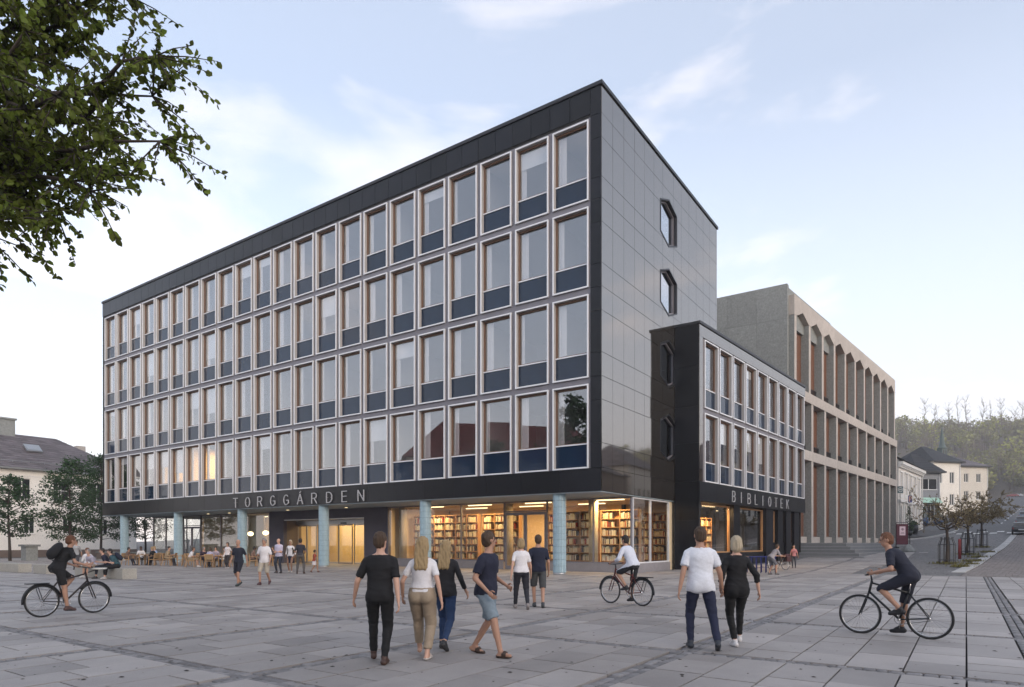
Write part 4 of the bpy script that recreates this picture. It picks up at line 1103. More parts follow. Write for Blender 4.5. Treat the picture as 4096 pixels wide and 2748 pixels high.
# broad-leaved tree whose boughs hang into the upper left of the view
def near_tree():
    r = random.Random(21); base = Vector((-9.8,9.2,0))
    t = thing('linden_tree', 'large leafy tree overhanging the square from the near side', 'tree', tuple(base))
    tr = MB(); branch(tr, curve((0,0,0),(.2,.1,4.2),0,r,5,.02), .34,.24,12); cr_ = MB(); cr_.sm = False
    def W(px, py, d):      # aim point of a bough tip, as seen from the square: bearing, height, distance
        px, py = px-200, py-135
        return Vector(((px-2048)/2628*d, d, 1.6+(2170-py)/2628*d)) - base
    tips = [W(760,-60,8.4),(W(700,110,8.8)),W(820,360,8.2),W(810,520,8.6),W(840,700,8.0),W(640,800,8.6),W(560,900,7.8),W(420,980,8.4),W(250,1010,7.6),W(120,1060,8.3),
            W(520,300,9.2),W(430,520,7.4),W(300,260,8.0),W(330,760,9.0),W(180,560,8.8),W(60,300,7.2),W(20,820,7.8),W(560,60,9.0),W(120,40,8.6),W(-150,700,8.2),W(-60,980,8.6),W(620,600,9.4)]
    for k in range(26):    # the rest of the crown, out of view
        a = r.uniform(0,2*math.pi); e = r.uniform(-.1,1.2); rad = r.uniform(2.6,4.2)
        v = Vector((math.cos(a)*math.cos(e)*rad, math.sin(a)*math.cos(e)*rad, 6.6+math.sin(e)*3.4))
        if v.x > .8 and v.z < 8.5: v.x = -v.x
        tips.append(v)
    hubs = [Vector((.9,-.3,5.2)),Vector((1.6,-.2,6.0)),Vector((.2,.3,6.6)),Vector((-.8,.2,5.6)),Vector((1.0,.4,7.4)),Vector((-.4,-.8,7.0))]
    for h in hubs: branch(tr, curve((.2,.1,4.0),h,.15,r,4,.04), .17,.09,9)
    for tip in tips:
        h = min(hubs, key=lambda q: (q-tip).length)
        c = curve(h, tip, .35, r, 7, .035); branch(tr, c, .075,.012,6)
        L_ = (tip-h).length
        for i in range(2,8):
            p = c[i]
            for s_ in range(9 if tip.y < 5 and tip.x > 0 else 4):
                dr = (c[i]-c[i-1]).normalized()*.7 + rv(r)*.9; dr.z -= .12; dr.normalize()
                ln = r.uniform(.35,.85)*(1 if i > 3 else .8); q = p + dr*ln
                branch(tr, [p, p.lerp(q,.5)+Vector((0,0,.03)), q], .012,.004,4)
                for k in range(18):
                    tt = .1+.9*(k+r.random()*.6)/18; lp = p.lerp(q, tt)
                    ld = (dr*.55 + rv(r)*.8 + Vector((0,0,-.35))).normalized()
                    ln_ = Vector((0,0,1))*.7 + rv(r)*.8
                    cr_.r = r.random(); leaf_add(cr_, lp, ld, ln_.normalized(), r.uniform(.045,.11), r.uniform(.6,.85))
    tr.build('trunk','bark',t); o = cr_.build('crown','leaf_near',t); o['kind'] = 'stuff'
near_tree()

def mid_tree(loc, h, rad, label, seed, zb=2.1, leaf='leaf_dark', nleaf=5200, ls=.15, group='street trees by the white house'):
    r = random.Random(seed); t = thing('maple_tree', label, 'tree', loc, 0, group)
    tr = MB(); branch(tr, curve((0,0,0),(r.uniform(-.1,.1),r.uniform(-.1,.1),h*.93),0,r,6,.008), .13,.02,8); cr_ = MB()
    nb = 46; ends = []
    for k in range(nb):
        f = (k+.5)/nb; z = zb*.85 + (h-zb*.85)*f; a = k*2.4+r.uniform(-.4,.4)
        prof = math.sin(math.pi*min(1,(.16+f*.80)))**.7*(1-.35*f)
        e = Vector((math.cos(a),math.sin(a),.0))*rad*prof*r.uniform(.75,1.15) + Vector((0,0,min(h,z+rad*.22*r.uniform(-.3,1))))
        branch(tr, curve((0,0,z*.92),e,.05,r,3,.04), .035,.008,5); ends.append((Vector((0,0,z*.95)),e))
    for k in range(nleaf):
        a, e = ends[r.randrange(nb)]; p = a.lerp(e, r.uniform(.35,1.02)) + rv(r)*r.uniform(.05,.42)*(rad/2.6)
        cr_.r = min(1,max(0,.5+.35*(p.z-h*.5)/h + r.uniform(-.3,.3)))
        leaf_add(cr_, p, (rv(r)+Vector((0,0,-.2))).normalized(), (rv(r)*.8+Vector((0,0,1))).normalized(), r.uniform(ls*.75,ls*1.25), .95)
    tr.build('trunk','bark',t); o = cr_.build('crown',leaf,t); o['kind'] = 'stuff'
mid_tree((-43.4,56.8,0), 7.3, 2.5, 'leafy tree cut by the picture edge before the white house', 31, 2.6, nleaf=3600)
mid_tree((-40.2,59.8,0), 9.0, 3.6, 'leafy street tree with a forked stem before the white house', 32, 2.2, nleaf=6500)
mid_tree((-41.0,65.5,0), 10.2, 3.9, 'dark leafy tree with a thick trunk beside the end of the office block', 33, 2.3, nleaf=7500)
mid_tree((-42.4,76.0,0), 9.0, 3.4, 'dark tree seen under the overhang of the office block', 34, 2.4, nleaf=5500)

# young street trees just in bud, each inside a steel guard
def guard_mesh():
    m = MB(); m.sm = False; r0, r1, hh, zs = .46,.33,1.7,1.22
    for k in range(10):
        a = 2*math.pi*k/10; c, s_ = math.cos(a), math.sin(a)
        m.bar((r0*c,r0*s_,-.25),(r0*c,r0*s_,zs),.026); m.bar((r0*c,r0*s_,zs),(r1*c,r1*s_,hh-.12),.026); m.bar((r1*c,r1*s_,hh-.12),(r1*c*1.02,r1*s_*1.02,hh),.026)
    for z,rd in ((zs,r0+.004),(hh-.12,r1+.004),(.25,r0+.004)):
        m.tube([(rd*math.cos(2*math.pi*k/20),rd*math.sin(2*math.pi*k/20),z) for k in range(20)],.022,6,closed=True)
    return m.mesh('tree_guard','black_metal')
gme = guard_mesh()
def bud_tree(loc, h, rad, seed, label, glabel, nl):
    r = random.Random(seed); t = thing('cherry_tree', label, 'tree', loc, 0, 'budding street trees in guards')
    tr = MB(); fork = 2.5; branch(tr, curve((0,0,-.1),(.04,.02,fork),0,r,5,.015), .10,.075,8); cr_ = MB()
    for k in range(9):
        a = k*2.4+r.uniform(-.3,.3); e = Vector((math.cos(a)*rad*r.uniform(.7,1.15), math.sin(a)*rad*r.uniform(.7,1.15), fork+r.uniform(.3,h-fork)))
        c = curve((.03,.02,fork-r.uniform(0,.5)), e, -.1, r, 6, .06); branch(tr, c, .045,.010,6)
        for i in range(2,7):
            for s_ in range(5):
                d = ((c[i]-c[i-1]).normalized()*.8+rv(r)).normalized(); q = c[i]+d*r.uniform(.3,.9)
                branch(tr, [c[i], c[i].lerp(q,.5)+rv(r)*.04, q], .010,.004,4)
                for j in range(nl):
                    p = c[i].lerp(q,r.uniform(.1,1)); cr_.r = r.random(); leaf_add(cr_, p+rv(r)*.03, rv(r), rv(r), r.uniform(.05,.09), .8)
    tr.build('trunk','bark',t); o = cr_.build('crown','leaf_bud',t); o['kind'] = 'stuff'
    link('tree_guard', gme, None, loc=loc, label=glabel, cat='guard', group='steel tree guards')
for (x,y),h,rad,sd_,lb,gb,nl in (((27.6,41.7),4.7,2.1,41,'bare budding cherry tree closest to the square','black steel guard round the cherry tree closest to the square',8),
                            ((34.8,50.2),4.9,2.2,42,'budding cherry tree in the middle of the row of three','black steel guard round the middle cherry tree',34),
                            ((43.6,61.0),5.2,2.4,43,'budding cherry tree farthest up the street','black steel guard round the cherry tree farthest up the street',40)):
    bud_tree((x,y,ground_h(x,y)), h, rad, sd_, lb, gb, nl)
# cobbled planting strip with weeds
tf = MB(); r = random.Random(8)
for cx,cy,n_,sp in ((27.6,41.7,260,.7),(34.8,50.2,240,.7),(43.6,61.0,160,.7),(26.0,38.2,220,.5),(30.2,43.1,260,.6),(33.2,46.8,200,.6),(38,52.5,200,.6),(28.3,40.5,120,.4)):
    for k in range(n_):
        x, y = cx+r.gauss(0,sp*.5), cy+r.gauss(0,sp*.5); z = ground_h(x,y)-.02
        d = (rv(r)*.5+Vector((0,0,1))).normalized(); tf.r = r.random(); leaf_add(tf, Vector((x,y,z)), d, rv(r), r.uniform(.08,.22), .18)
tf.build('weeds','leaf_wood', kind='stuff', label='tufts of weeds round the guarded trees', cat='weeds')
# red folded bench-like stand between the guards
x, y = 31.4,46.1; t = thing('red_rack', 'dull red metal cycle stand between two tree guards', 'rack', (x,y,ground_h(x,y)-.02), ANG_A)
for k in range(3):
    m = MB(); m.tube([(k*.32-.32,0,0),(k*.32-.32,0,1.25),(k*.32-.24,0,1.36),(k*.32-.16,0,1.36),(k*.32-.08,0,1.25),(k*.32-.08,0,0.0)],.055,8); m.build('hoop','red_paint',t)
m = MB(); m.bar((-.32,0,.55),(.56,0,.55),.05,.35); m.build('rail','red_paint',t)

# ------------------------------------------------------------------ hill and the wood on it
def hill_h(x, y):
    g = ground_h(x, y); s = SX*x+SY*y-40.6; c = SY*x-SX*y
    k = sstep(318, 540, s)*52 + sstep(-30,-200,c)*sstep(150,420,s)*26
    return g - 1.2 + k
hm = MB(); hm.sm = True; hx = [60+14*i for i in range(48)]; hy = [150+14*i for i in range(52)]
M['forest_floor'] = P('wood floor', (.085,.065,.045), rough=.95, noise=.25, nscale=.08, noise2=(.2,1.5))
hm.add([(x,y,hill_h(x,y)) for y in hy for x in hx], [(j*48+i,j*48+i+1,(j+1)*48+i+1,(j+1)*48+i) for j in range(51) for i in range(47)])
hm.build('hill','forest_floor', kind='structure')
r = random.Random(77); wl, wt = MB(), MB(); lim = MB(); ntree = 0
def visible_dir(x, y): 
    px = 2048+2628*x/y; return 3480 < px < 4350 or (3200 < px < 6200 and r.random() < .45)
tries = 0
while ntree < 3600 and tries < 200000:
    tries += 1
    x, y = r.uniform(90,700), r.uniform(150,780)
    if not visible_dir(x,y): continue
    s = SX*x+SY*y-40.6; c = SY*x-SX*y
    if s < 250 and c > -34: continue
    if s < 348 and -24 < c < 14: continue
    z = hill_h(x,y); hgt = r.uniform(9,17); ntree += 1
    kind = r.random(); tw = .16+hgt*.012
    wt.tube([(x,y,z),(x+r.uniform(-.4,.4),y,z+hgt*.5),(x+r.uniform(-.8,.8),y,z+hgt*.95)],[tw,tw*.7,.05],5)
    tgt = wl if kind < .40 else (lim if kind < .58 else None)
    nl = 70 if kind < .58 else 30
    rad = hgt*r.uniform(.2,.3)
    for k in range(nl):
        v = rv(r)*r.uniform(.35,1)**.6; p = Vector((x+v.x*rad, y+v.y*rad, z+hgt*.64+v.z*hgt*.38))
        if tgt is None:
            a = Vector((x,y,z+hgt*r.uniform(.35,.8))); wt.bar(a, p, .07) if k < 26 else None
        else:
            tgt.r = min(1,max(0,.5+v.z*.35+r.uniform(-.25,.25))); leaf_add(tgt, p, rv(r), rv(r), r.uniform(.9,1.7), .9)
wd_ = link('woodland', None, None, kind='stuff', label='spring wood covering the hillside above the street', cat='wood')
wt.build('trunks','leaf_twig',wd_); wl.build('foliage','leaf_wood',wd_); lim.build('lime_foliage','leaf_lime',wd_)
# taller bare trees that stand out on the skyline
for i,px in enumerate((3745,3790,3835,3868,3930,3972,4010,4058,4090,3700)):
    d = r.uniform(420,470); x = (px-2048)/2628*d; y = d; z = hill_h(x,y); hgt = r.uniform(19,27)
    t = thing('bare_tree', 'bare skyline tree, %s counted along the ridge from the concrete block' % ('second','third','fourth','fifth','sixth','seventh','eighth','ninth','tenth','first')[i], 'tree', (x,y,z), 0, 'tall bare trees on the skyline')
    m = MB(); top = Vector((r.uniform(-2,2),0,hgt)); c = curve((0,0,0), top, 0, r, 6, .02); branch(m, c, .42,.06,6); m.build('trunk','leaf_twig',t)
    k_ = MB()
    for j in range(20):
        b = c[r.randrange(2,7)]; e = b+Vector((r.uniform(-4,4),r.uniform(-3,3),r.uniform(1.5,6))); cc = curve(b,e,.4,r,3,.08); branch(k_, cc, .13,.03,4)
        for q in range(6): f = cc[r.randrange(1,4)]; k_.bar(f, f+Vector((r.uniform(-1.6,1.6),r.uniform(-1,1),r.uniform(.4,2.2))), .045)
    k_.build('crown','leaf_twig',t)

# ------------------------------------------------------------------ old houses up the street
M['cream'] = P('cream render', (.76,.71,.64), rough=.9, noise=.06, nscale=.8); M['greyr'] = P('grey render', (.30,.30,.31), rough=.9, noise=.06, nscale=.8)
M['beige'] = P('beige render', (.60,.55,.48), rough=.9, noise=.06, nscale=.8); M['copper'] = P('dark green copper', (.07,.10,.095), rough=.6, noise=.15)
M['old_white'] = P('warm white paint', (.75,.70,.65), rough=.8, noise=.05, nscale=.8)
def hframe(t): return CC + Vector((.6567,.7542,0))*t
# white shop house: its front continues the line of the concrete block
p = hframe(40.6); z = ground_h(p.x,p.y)-.9
h1 = thing('shop_house', 'white stucco shop house with tall windows and heavy cornice after the concrete block', 'house', (p.x,p.y,z), ANG_C)
HL, HE = 15.8, 11.0
up = [(1.0+2.95*k,6.6,1.15,2.6) for k in range(5)]; low = [(.55+2.55*k,1.5,1.5,3.6) for k in range(6)]
m = MB(); wall_with_holes(m, 0, HL, 0, HE, 0, .4, up+low); m.box((.0,.402,0),(.4,9,HE)); m.box((HL-.4,.402,0),(HL,9,HE)); m.box((.402,1.0,0),(HL-.402,1.1,HE)); m.build('wall','old_white',h1)
for x,zz,a,b in up:
    house_window(h1, x, zz, a, b, bars=1)
    m = MB(); m.box((x-.28,-.10,zz-.1),(x-.05,-.002,zz+b+.2)); m.box((x+a+.05,-.10,zz-.1),(x+a+.28,-.002,zz+b+.2)); m.box((x-.38,-.18,zz+b+.201),(x+a+.38,-.002,zz+b+.42)); m.box((x-.3,-.12,zz-.5),(x+a+.3,-.002,zz-.1)); m.build('window_surround','white_trim',h1)
for x,zz,a,b in low: house_window(h1, x, zz, a, b, bars=1, frame='black_metal')
for k in range(7):
    m = MB(); m.box((.12+2.55*k-.02,-.16,.0),(.12+2.55*k+.36,-.002,5.2)); m.box((.12+2.55*k-.1,-.2,5.2),(.12+2.55*k+.44,-.002,5.45)); m.build('pilaster','white_trim',h1)
m = MB(); m.box((-.1,-.28,5.5),(HL+.2,-.002,5.85)); m.build('shop_cornice','white_trim',h1)
m = MB(); m.box((-.1,-.25,10.0),(HL+.25,-.002,10.35)); m.box((-.1,-.55,10.351),(HL+.4,-.002,10.75)); 
for k in range(40): m.box((k*.4+.05,-.45,10.16),(k*.4+.2,-.251,10.349))
m.build('cornice','white_trim',h1)
m = MB(); m.prism([(-.2,-.7,10.78),(HL+.5,-.7,10.78),(HL+.5,4.5,13.6),(-.2,4.5,13.6)],(0,0,.12)); m.prism([(-.2,4.52,13.6),(HL+.5,4.52,13.6),(HL+.5,9.6,10.78),(-.2,9.6,10.78)],(0,0,.12)); rf = m.build('roof','blacktile',h1)
for x in (3.5,10.5):
    m = MB(); m.box((x,2.6,12.4),(x+1.3,3.7,15.0)); m.build('chimney','white_trim',rf)
m = MB(); m.tube([(HL+.15,-.35,10.5),(HL+.12,-.12,9.8),(HL+.12,-.12,.5)],.07,8); m.build('downpipe','white_trim',h1)

def plain_house(name, label, loc, rz, w_, d_, h_, rise, wall, roofm, wins, swins=(), hip=True, floor=.0):
    t = thing(name, label, 'house', loc, rz)
    m = MB(); wall_with_holes(m, 0, w_, -2, h_, 0, .35, [tuple(q) for q in wins]); m.box((0,.352,-2),(.35,d_,h_)); m.box((.352,1.0,-2),(w_-.36,1.1,h_)); m.box((w_-.35,.352,-2),(w_,d_,h_)); m.build('wall',wall,t)
    for q in wins: house_window(t, q[0], q[1], q[2], q[3], bars=0 if q[2] < 1.6 else 0)
    for y,zz,a,b in swins:
        o = house_window(t, w_+.06, zz, a, b, y=y, rot=R(90))
    if hip: hip_roof(t, -.6, w_+.6, -.6, d_+.6, h_, h_+rise, min(w_,d_)*.5, roofm, rows=10)
    m = MB(); m.box((-.62,-.72,h_-.28),(w_+.72,-.6,h_+.02)); m.box((w_+.6,-.598,h_-.28),(w_+.72,d_+.6,h_+.02)); m.build('gutter','black_metal',t)
    m = MB(); m.tube([(w_-.15,-.1,h_-.2),(w_-.15,-.1,.2)],.07,6); m.build('downpipe','white_trim',t)
    return t
def at(px, d): return (px-2048)/2628*d, d
x,y = at(3672,118); g = ground_h(x,y)
h2 = plain_house('grey_house', 'grey rendered house with a black tiled hipped roof and a wide shop window', (x,y,g), R(8), 4.4, 7.5, 14.4-g, 3.6, 'greyr','blacktile',[(.5,6.0,3.4,2.0),(.5,.4,1.0,3.0),(1.9,.3,1.5,3.1)],[(2.0,6.0,1.1,1.9),(4.8,6.0,1.1,1.9),(2.0,1.2,1.1,1.9)])
m = MB(); m.prism([(.2,-.9,3.55),(4.2,-.9,3.55),(4.2,-.01,4.5),(.2,-.01,4.5)],(0,0,.06)); M['awning'] = P('green speckled awning',(.42,.62,.50),rough=.8,noise=.3,nscale=3); m.build('awning','awning',h2)
x,y = at(3735,140); g = ground_h(x,y)
h3 = plain_house('gable_house', 'tall cream house with a black tiled roof behind the grey house', (x,y,g-1), R(14), 7.0, 12, 20.0-g, 4.0, 'cream','blacktile',[(1.0,8.2,1.2,2.4),(4.2,8.2,1.2,2.4),(4.2,3.5,1.2,2.4)],[(2,8.4,1.3,2.2),(6,8.4,1.3,2.2),(2,4,1.3,2.2),(6,4,1.3,2.2)])
x,y = at(3842,165); g = ground_h(x,y)
h4 = plain_house('beige_house', 'beige house with a brown tiled roof at the far end of the street', (x,y,g-1), R(10), 8.0, 12, 21.9-g, 3.0, 'beige','slate',[(1.0,8.2,1.3,2.2),(4.6,8.2,1.3,2.2),(1.0,3.8,1.3,2.2),(4.6,3.8,1.3,2.2)],[(2,8.2,1.3,2.0),(6,8.2,1.3,2.0),(2,3.8,1.3,2.0)])
x,y = at(3768,185); z = ground_h(x,y)
sp = thing('church_steeple', 'slender green copper steeple rising behind the old houses', 'steeple', (x,y,19.9), R(12)); sp.scale = (.42,.42,.42)
m = MB(); m.box((-3,-3,-30),(3,3,14)); m.build('tower','greyr',sp)
m = MB(); m.box((-2.1,-2.1,14),(2.1,2.1,19.2)); m.build('belfry','copper',sp)
for k in (-1,1):
    m = MB(); m.prism([(k*.9-.5,-2.16,15.4),(k*.9+.5,-2.16,15.4),(k*.9+.5,-2.16,17.6),(k*.9,-2.16,18.3),(k*.9-.5,-2.16,17.6)],(0,.05,0)); m.build('louvre','black_metal',sp)
m = MB(); m.lathe([(3.5,19.2),(2.2,20.2),(1.5,23.5),(.55,31.0),(.12,34.0)],8); m.build('spire','copper',sp)
m = MB(); m.lathe([(.12,34),(.32,34.3),(.1,34.7),(.05,35.4)],8); m.build('finial','copper',sp)

# ------------------------------------------------------------------ street signs, board, planters, cars
def sign_post(loc, rz, hgt, label, plates, cat='sign'):
    t = thing('street_sign', label, cat, loc, rz); m = MB(); m.tube([(0,0,-.1),(0,0,hgt)],.04,8); m.build('post','black_metal',t)
    for nm,w_,h_,z,mat in plates: m = MB(); m.box((-w_/2,-.08,z),(w_/2,-.04,z+h_)); m.build(nm,mat,t)
    return t
M['sign_teal'] = P('dark teal sign', (.02,.065,.085), rough=.4, noise=.03); M['sign_blue'] = P('blue sign', (.012,.02,.14), rough=.4, noise=.03); M['sign_pale'] = P('pale sign', (.62,.62,.62), rough=.5, noise=.03)
M['sign_peach'] = P('faded sign print', (.75,.42,.30), rough=.5, noise=.03); M['maroon'] = P('maroon board', (.085,.012,.028), rough=.5, noise=.1); M['pinkpaper'] = P('pink poster', (.72,.55,.60), rough=.7, noise=.04)
d = 76; x,y = at(3600,d); z = ground_h(x,y)+.10
t = sign_post((x,y,z), 0, 6.4, 'square teal shop sign with a white ring emblem', [('plate',.66,.80,5.55,'sign_teal')])
m = MB(); m.tube([(.24*math.cos(2*math.pi*k/24),-.09,5.95+.24*math.sin(2*math.pi*k/24)) for k in range(24)],.022,6,closed=True)
for xx in (-.10,.0,.10): m.tube([(xx+.05*math.cos(2*math.pi*k/10),-.09,5.95+.05*math.sin(2*math.pi*k/10)) for k in range(10)],.014,5,closed=True)
m.bar((-.15,-.09,5.84),(-.15,-.09,6.0),.022); m.bar((.05,-.09,5.9),(.05,-.09,6.07),.022); m.build('emblem','sign_pale',t)
d = 70; x,y = at(3628,d); z = ground_h(x,y)+.10
t = sign_post((x+.3,y,z), 0, 5.6, 'blue parking sign P with a small white plate below', [('plate',.42,.75,4.4,'sign_blue'),('small_plate',.42,.32,4.02,'sign_pale')])
letter(t, 'P', -.10, 4.52, .5, .42, y=-.10, dep=.03, th=.06, mat='sign_peach')
m = MB()
for zz in (4.24,4.15,4.08): m.box((-.17,-.095,zz-.02),(.17,-.081,zz+.02))
m.build('print','black_metal',t)
d = 64; x,y = at(3608,d); z = ground_h(x,y)
t = thing('advert_board', 'maroon street advertising board with a pink poster', 'board', (x,y,z), R(10))
m = MB(); m.box((-.62,-.03,.35),(.62,.03,2.35)); m.build('panel','maroon',t)
m = MB(); m.tube([(-.66,0,.1),(-.66,0,2.42),(-.6,0,2.5),(.6,0,2.5),(.66,0,2.42),(.66,0,.0)],.03,8); m.build('frame','black_metal',t)
m = MB(); m.box((-.30,-.045,1.25),(.34,-.031,2.12)); ps = m.build('poster','pinkpaper',t)
m = MB(); m.tube([(.02+.14*math.cos(math.pi*k/8),-.05,1.78+.15*math.sin(math.pi*k/8)) for k in range(9)],.02,5); m.bar((.02,-.05,1.72),(.02,-.05,1.88),.05); m.box((-.2,-.052,1.42),(.24,-.046,1.45)); m.box((-.14,-.052,1.52),(.18,-.046,1.55)); m.build('print','maroon',ps)
m = MB(); m.box((-.75,-.3,-.02),(-.55,.3,.10)); m.box((.55,-.3,-.02),(.75,.3,.10)); m.build('foot','black_metal',t)
d = 57; x,y = at(3634,d); z = ground_h(x,y)-.02
m = MB(); m.sm = False; m.lathe([(.56,0),(.56,.12),(.16,.62),(.08,.66)],6); 
m.build('concrete_bollard','concrete',loc=(x,y,z),rz=R(15),label='faceted grey concrete cone bollard beside the maroon board',cat='bollard')
def planter(px, d, label, rad, hp, mat, hb, conical=True, group='planters by the shop doors'):
    x,y = at(px,d); z = ground_h(x,y)+.09
    t = thing('planter', label, 'planter', (x,y,z), 0, group); m = MB(); m.lathe([(rad*.7,0),(rad,hp*.5),(rad*.92,hp)],14); m.build('pot',mat,t)
    c = MB(); r_ = random.Random(int(px))
    for k in range(420):
        v = rv(r_); f = r_.random(); q = Vector((v.x*rad*(1.15*(1-f)+.1), v.y*rad*(1.15*(1-f)+.1), hp+f*hb)); c.r = r_.random(); leaf_add(c, q, rv(r_), rv(r_), .14, .7)
    o = c.build('foliage','leaf_dark',t); o['kind'] = 'stuff'
M['bluepot'] = P('blue glazed pot', (.02,.07,.17), rough=.3, noise=.1)
planter(3654,88,'black tub with small shrub at the shop house wall',.6,1.3,'black_metal',.5); planter(3636,86,'narrow dark cypress in a tub by the shop front',.45,.6,'black_metal',3.6)
planter(3694,106,'blue pot with a clipped evergreen on the near side of the shop door',.75,1.3,'bluepot',1.9); planter(3753,106,'blue pot with a clipped evergreen on the far side of the shop door',.75,.9,'bluepot',2.0)

def car(loc, rz, body, label, pitch=0.0, group='cars along the hill road'):
    t = thing('parked_car', label, 'car', loc, 0, group); t.rotation_euler = Euler((pitch,0,rz),'XYZ')
    prof = [(-2.2,.35),(-2.25,.75),(-2.1,.98),(-1.75,1.05),(-1.2,1.42),(-.2,1.47),(.55,1.36),(1.15,.98),(2.05,.82),(2.22,.6),(2.2,.35)]   # side view, +y forward
    m = MB(); m.sm = True; n_ = len(prof); sec = [(-.86,.0),(-.90,.35),(-.84,.8),(0,1),(.84,.8),(.90,.35),(.86,0)]
    vs = []; 
    for yy,zz in prof:
        cab = max(0,min(1,(zz-.95)/.45)); wv = .90-.20*cab
        vs += [(-wv,yy,zz),(wv,yy,zz)]
    fs = [(2*i,2*i+2,2*i+3,2*i+1) for i in range(n_-1)]+[(2*(n_-1),0,1,2*(n_-1)+1)]
    m.add(vs, fs); m.sm = False; m.add([vs[2*i] for i in range(n_)],[tuple(range(n_))]); m.add([vs[2*i+1] for i in range(n_)],[tuple(reversed(range(n_)))]); m.build('body',body,t)
    g = MB(); g.add([(-.66,-1.72,1.075),(.66,-1.72,1.075),(.62,-1.25,1.40),(-.62,-1.25,1.40)],[(0,1,2,3)]); g.add([(.62,.62,1.34),(-.62,.62,1.34),(-.66,1.13,1.01),(.66,1.13,1.01)],[(0,1,2,3)]); g.build('windscreen','dark_glass',t).location = (0,0,.012)
    for sx in (-1,1):
        g = MB(); g.add([(sx*.775,-1.35,1.12),(sx*.775,.85,1.12),(sx*.725,.35,1.37),(sx*.725,-1.05,1.40)],[(0,1,2,3)]); g.build('side_window','dark_glass',t).location = (sx*.03,0,0)
        b = MB(); b.box((sx*.82-.14 if sx > 0 else -.84,-2.26,.72),(.84 if sx > 0 else -.82+.14,-2.2,.90)); b.build('tail_lamp','red_paint',t)
        for yy in (-1.38,1.38):
            w_ = MB(); w_.tube([(sx*.74,yy,.32),(sx*.92,yy,.32)],.32,16); wo_ = w_.build('wheel','black_metal',t); r_ = MB(); r_.tube([(sx*.921,yy,.32),(sx*.93,yy,.32)],.19,10); r_.build('rim','steel',wo_)
    b = MB(); b.box((-.27,-2.275,.60),(.27,-2.255,.72)); b.build('number_plate','sign_pale',t)
    b = MB(); b.box((-.88,-2.29,.38),(.88,-2.2,.56)); b.build('bumper','black_metal',t)
for i,(cb,nm) in enumerate((((.02,.022,.025),'black'),((.06,.065,.07),'grey'),((.10,.12,.14),'blue'),((.25,.03,.03),'red'),((.42,.43,.45),'silver'))): M['car_'+nm] = P(nm+' car paint', cb, rough=.22, noise=.02, ior=1.6)
def place_car(px, d, mat, lab):
    x,y = at(px,d); z = ground_h(x,y); car((x,y,z), ANG_A-R(90)+R(2), mat, lab, R(4))
place_car(4085,79,'car_black','black saloon car parked at the kerb above the zebra crossing')
place_car(4092,92,'car_grey','dark grey car parked just ahead of the black saloon')
place_car(4100,106,'car_blue','slate blue car third in the line up the hill')
x,y = at(4050,288); car((x,y,ground_h(x,y)), R(60), 'car_red', 'red car parked at the crest of the hill road')
x,y = at(4066,288); car((x,y,ground_h(x,y)), R(70), 'car_silver', 'silver car parked at the crest of the hill road')
# buildings round the unseen side of the square, which the panes mirror
M['redroof'] = P('dark red roof tile', (.13,.03,.025), rough=.7, noise=.15, nscale=1, attr=.2)
def far_side_house(label, loc, rz, w_, d_, h_, rise, wall, roofm):
    t = thing('town_house', label, 'house', loc, rz, 'houses across the square'); n_ = int(w_/3.4); wins = [(1.2+3.4*k, 1.2+3.6*j, 1.2, 2.0) for k in range(n_) for j in range(int(h_/3.7))]
    m = MB(); m.box((0,0,0),(w_,d_,h_)); m.build('wall',wall,t)
    me = MB(); me.box((0,-.04,0),(1.2,-.002,2.0)); me = me.mesh('window','dark_glass')
    for q in wins: link('window', me, t, loc=(q[0],0,q[1]))
    hip_roof(t, -.6, w_+.6, -.6, d_+.6, h_, h_+rise, d_*.45, roofm, rows=8)
far_side_house('red roofed town house outside the view, mirrored in the lower panes', (-70,26,0), R(-80), 30, 14, 13.0, 6.5, 'white_wall','redroof')
far_side_house('plastered town house outside the view across the square', (-52,-16,0), R(150)-R(180)+R(-100), 26, 14, 12, 5, 'cream','slate')
far_side_house('cream town house outside the view behind the square', (38,-34,0), R(172), 60, 14, 12, 5, 'cream','slate')
far_side_house('brown town house outside the view across the street', (52,30,ground_h(52,30)-2), ANG_A+R(180)+R(90)-R(90), 1.0, 1.0, .1, .1, 'beige','slate') if False else None
for s0,wd_,hh,rs_,wl_,nm in ((22,16,11.5,4.5,'brownpaint','brown rendered'),(39,14,9.0,3.5,'beige','beige rendered'),(56,15,12.5,4.0,'greyr','grey rendered'),(76,18,10,4,'brownpaint','russet rendered'),(100,22,11,5,'beige','sand coloured')):
    far_side_house(nm+' town house outside the view across the street', street(s0,14.5), ANG_A+R(180), wd_, 12, hh, rs_, wl_, 'slate')
mid_tree((-34,13.5,0), 17.5, 6.0, 'tall tree outside the view, mirrored in the corner panes', 51, 3.0, nleaf=5200, ls=.34, group='trees outside the view')
mid_tree((-40,22,0), 13, 4.6, 'spreading tree outside the view on the far side of the square', 52, 3.0, nleaf=4200, ls=.3, group='trees outside the view')
